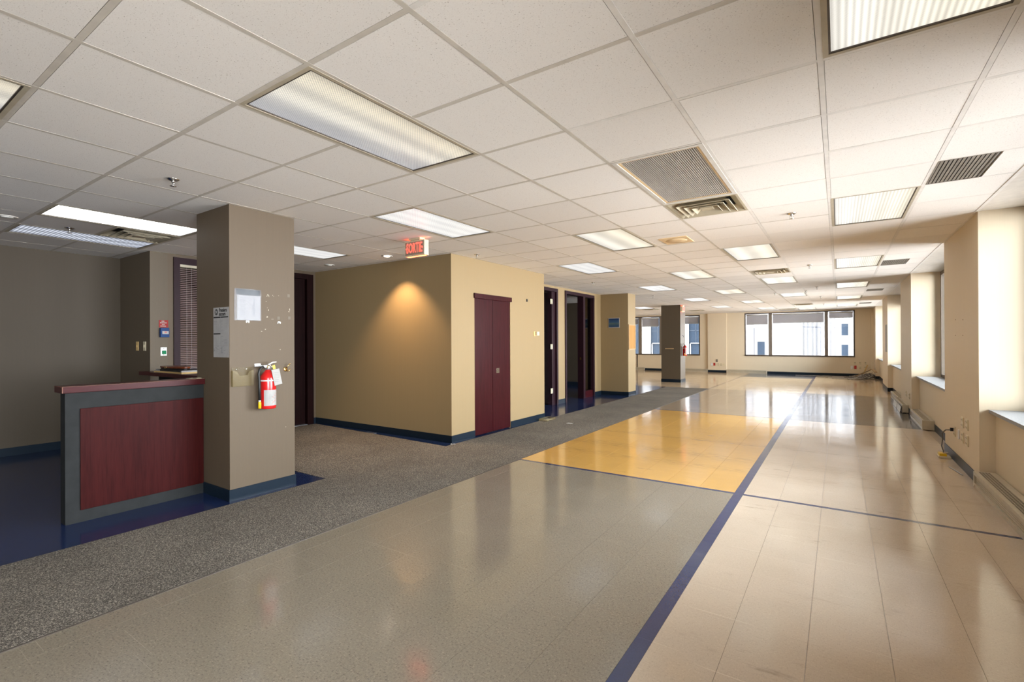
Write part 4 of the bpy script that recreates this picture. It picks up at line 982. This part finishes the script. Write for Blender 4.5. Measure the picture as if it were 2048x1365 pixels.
heater('heater section behind the sprung one, under the third window', 13.15, 14.7, 1.187, 1.03, .15)
# the sprung front covers of that heater, coloured white for the light on them
for (a, b, tl, lb) in ((11.62, 12.32, .012, 'loose heater cover whitened as if lit, leaning out at the second pier'), (12.36, 13.06, .006, 'second loose heater cover whitened as if lit, farther along the sprung heater')):
    x = .972
    tag(MB().add([(x - .012 - tl, a, .004), (x - .012, b, .004), (x, b, .118), (x - tl * .3, a, .112), (x - .014 - tl, a, .004), (x - .014, b, .004), (x - .002, b, .118), (x - .002 - tl * .3, a, .112)], [(0, 1, 2, 3), (7, 6, 5, 4), (0, 4, 5, 1), (1, 5, 6, 2), (2, 6, 7, 3), (3, 7, 4, 0)]).build('heater_cover', 'whitem'), lb, 'heater cover')
heater('pale heater below the main far window, left half', -4.0, -2.47, YF - .004, YF - .10, .14, 'x')
heater('pale heater below the far window behind the dark brown column', -6.6, -4.77, YF - .004, YF - .10, .14, 'x')
heater('short end of heater seen between corkboard wall and dark brown column', -8.6, -7.6, YF - .004, YF - .10, .14, 'x')
# ================================================================== OUTLETS
def outlet_x(y, z, lb, wd=.092, ht=.112, duplex=True, mt='ivory', holes='ink', rows=2):      # on the pier face
    t = thing('wall_outlet', lb, 'outlet', (XR, y, z)); B(XR - .010, XR, y - wd / 2, y + wd / 2, z - ht / 2, z + ht / 2).build('cover_plate', mt, t, bev=.002)
    if duplex:
        for dy in (-.022, .022):
            for dz in (-.028, .028):
                B(XR - .013, XR - .010, y + dy - .014, y + dy + .014, z + dz - .017, z + dz + .017).build('socket', mt, t)
                MB().box(XR - .0135, XR - .0128, y + dy - .007, y + dy - .0045, z + dz - .005, z + dz + .007).box(XR - .0135, XR - .0128, y + dy + .0045, y + dy + .007, z + dz - .005, z + dz + .007).build('slots', holes, t)
    return t
outlet_x(6.883, .497, 'double outlet on the first pier, upper one away from the corner')
outlet_x(6.668, .502, 'double outlet on the first pier, upper one next to the window corner')
outlet_x(6.887, .338, 'double outlet on the first pier, lower one away from the corner')
outlet_x(6.666, .340, 'double outlet on the first pier, lower one next to the window corner')
outlet_x(7.08, .338, 'narrow pinkish-white blank plate between outlets on the first pier', .05, .10, False, 'whitep')
outlet_x(7.30, .337, 'single outlet with a grey cable plugged in on the first pier', .072, .11, True)
outlet_x(12.0, .335, 'outlet plate low on the second pier, farther one', .072, .112); outlet_x(11.5, .33, 'outlet plate low on the second pier, nearer one', .072, .112)
t = thing('extension_cable', 'grey cable hanging from the pier outlet down to a yellow box', 'cable', (1.06, 7.35, .2))
MB().box(1.045, 1.072, 7.315, 7.345, .335, .37).build('plug', 'black', t)
MB().tube([(1.05, 7.34, .345), (1.02, 7.42, .33), (1.0, 7.50, .28), (1.01, 7.545, .20), (1.0, 7.55, .12), (1.015, 7.53, .06), (1.02, 7.52, .04)], .006, 8).build('cord', 'cable', t)
t = thing('floor_outlet_box', 'yellow outlet box lying on the floor against the first pier', 'outlet', (1.01, 7.50, 0))
B(.955, 1.065, 7.40, 7.56, .001, .022).build('box_base', 'ivory', t, bev=.003); MB().box(.965, 1.03, 7.42, 7.54, .022, .052).build('socket_block', 'yellowp', t, bev=.004); MB().box(1.0, 1.05, 7.45, 7.50, .05, .062).build('cable_clamp', 'chrome', t)
def outlet_far(x, z, lb, mt, wd=.075, ht=.115, yw=YF, slots=True):
    t = thing('wall_outlet', lb, 'outlet', (x, yw, z)); B(x - wd / 2, x + wd / 2, yw - .010, yw, z - ht / 2, z + ht / 2).build('cover_plate', mt, t)
    if slots:
        for dz in (-.026, .026): MB().box(x - .018, x - .006, yw - .0115, yw - .0095, z + dz - .009, z + dz + .009).box(x + .006, x + .018, yw - .0115, yw - .0095, z + dz - .009, z + dz + .009).build('slots', 'ink', t)
for x, z, lb, mt, sl_ in [(.515, .50, 'double outlet, first of the upper three right of the main far window', 'ivory', 1), (.675, .502, 'double outlet, middle of the upper three right of the main far window', 'ivory', 1), (.838, .505, 'double outlet, last of the upper three right of the main far window', 'ivory', 1),
                     (.415, .337, 'small white blank plate left of the red outlet near the cable tangle', 'whitep', 0), (.528, .345, 'red outlet plate on the far wall above the cable tangle', 'dred', 0), (.677, .328, 'lower double outlet right of the red plate', 'ivory', 1), (.823, .338, 'lower data plate with one dark port, near the cable tangle', 'ivory', 0), (.972, .318, 'lowest cream plate closest to the room corner', 'ivory', 0)]:
    outlet_far(x, z, lb, mt, .10 if sl_ else .07, .125, YF, sl_)
tag(B(.81, .835, YF - .014, YF - .009, .345, .362).build('data_port', 'ink'), 'black port in the plate near the cable tangle', 'port')
for x, z, lb, mt, sl_ in [(-4.39, .51, 'grey switch box above the outlets on the far pilaster', 'brown_metal', 0), (-4.49, .355, 'red outlet plate on the far pilaster', 'dred', 0), (-4.60, .352, 'white outlet plate left of the red one on the far pilaster', 'whitep', 0), (-4.335, .350, 'outlet with reddish slots right of the red one on the far pilaster', 'ivory', 1), (-4.215, .338, 'data plate with black dot on the far pilaster', 'ivory', 1), (-4.09, .340, 'last cream plate at the right edge of the far pilaster', 'ivory', 0)]:
    outlet_far(x, z, lb, mt, .075, .12, YF - .06, sl_)
# paper sheet on the third pier
tag(B(XR - .004, XR, 16.30, 17.0, 1.05, 1.79).build('wall_chart', 'paper'), 'large white sheet of paper on the third window pier', 'paper')
for y, z in ((7.252, 1.593), (6.86, 1.579), (6.865, 1.416), (7.257, 1.419)):
    MB().lathe([(.006, XR - .003), (.004, XR + .001)], 8, (0, y, z), 'x').build('screw_hole', 'edgewear', bpy.data.objects['wall_right'])
# ================================================================== FLOOR CLUTTER
random.seed(11)
m = MB()
for n in range(34):
    p = []; x, y = 1.03 - .10 * random.random(), 22.2 - 1.4 * random.random(); a = math.pi + random.uniform(-.9, .9)
    for k in range(9):
        p.append((min(x, 1.05), min(y, 22.38), .014 + (.20 * random.random() * max(0, 1 - k / 6)))); a += random.uniform(-.7, .7); st = random.uniform(.05, .15)
        x += math.cos(a) * st; y += math.sin(a) * st * .8
    m.tube(p, random.choice((.006, .009, .012)), 6, random.choice((0, 0, 0, 1)))
for n in range(7):
    y = 20.8 + .22 * n
    m.tube([(1.0 - .06 * n, y, .02), (.6, y + .05, .014), (.2 - .12 * n, y + .02 * n, .014), (-.2 - .12 * n * (n % 3), y + .06, .014)], .007, 6, n % 2)
tag(m.build('cable_tangle', ['cable', 'cable2', 'folder']), 'tangle of grey and tan cables on the floor in the far right corner', 'cables', kind='stuff')
for (p, q, lb) in (((.50, 21.6, .05), (.96, 21.3, .34), 'long tan plank leaning over the cable tangle in the corner'), ((.99, 21.28, .35), (1.06, 20.7, .27), 'short tan plank end resting on the pier above the cable tangle'), ((.74, 22.40, .02), (.90, 22.44, .45), 'thin brown lath leaning in the far right corner')):
    tag(MB().bar(p, q, .075 if 'lath' not in lb else .04, .025).build('plank', 'pine' if 'lath' not in lb else 'folder'), lb, 'plank')
t = thing('plastic_tray', 'clear plastic tray lying on the carpet edge by the closet corner', 'tray', (-4.2, 7.3, .006))
m = MB().box(-4.28, -4.12, 7.16, 7.46, .0065, .010)
for bx_ in ((-4.28, -4.276, 7.16, 7.46), (-4.124, -4.12, 7.16, 7.46), (-4.28, -4.12, 7.16, 7.164), (-4.28, -4.12, 7.456, 7.46)): m.box(*bx_, .010, .045)
m.build('tray_body', 'clear', t); B(-4.26, -4.14, 7.2, 7.42, .0105, .013).build('tray_paper', 'paper', t)
tag(B(-3.76, -3.66, 7.17, 7.24, .0065, .009).build('paper_scrap', 'paper'), 'white paper scrap lying on the carpet runner past the closet', 'scrap')
tag(MB().bar((1.03, 6.58, .004), (.98, 6.93, .004), .014, .006).build('trim_strip', 'paper'), 'thin white trim strip on the floor beside the first pier', 'strip')
tag(MB().box(-5.93, -5.75, 4.83, 4.88, .0005, .012).build('floor_scrap', 'bgrey'), 'small dark flat scrap at the foot of the cream closet wall', 'scrap')
tag(MB().lathe([(.012, .0005), (.012, .012), (.006, .016)], 8, (-4.28, 4.89, 0)).box(-4.27, -4.24, 4.90, 4.93, .0005, .01).build('plaster_crumbs', 'paper'), 'white plaster crumbs at the front corner of the closet block', 'scrap')
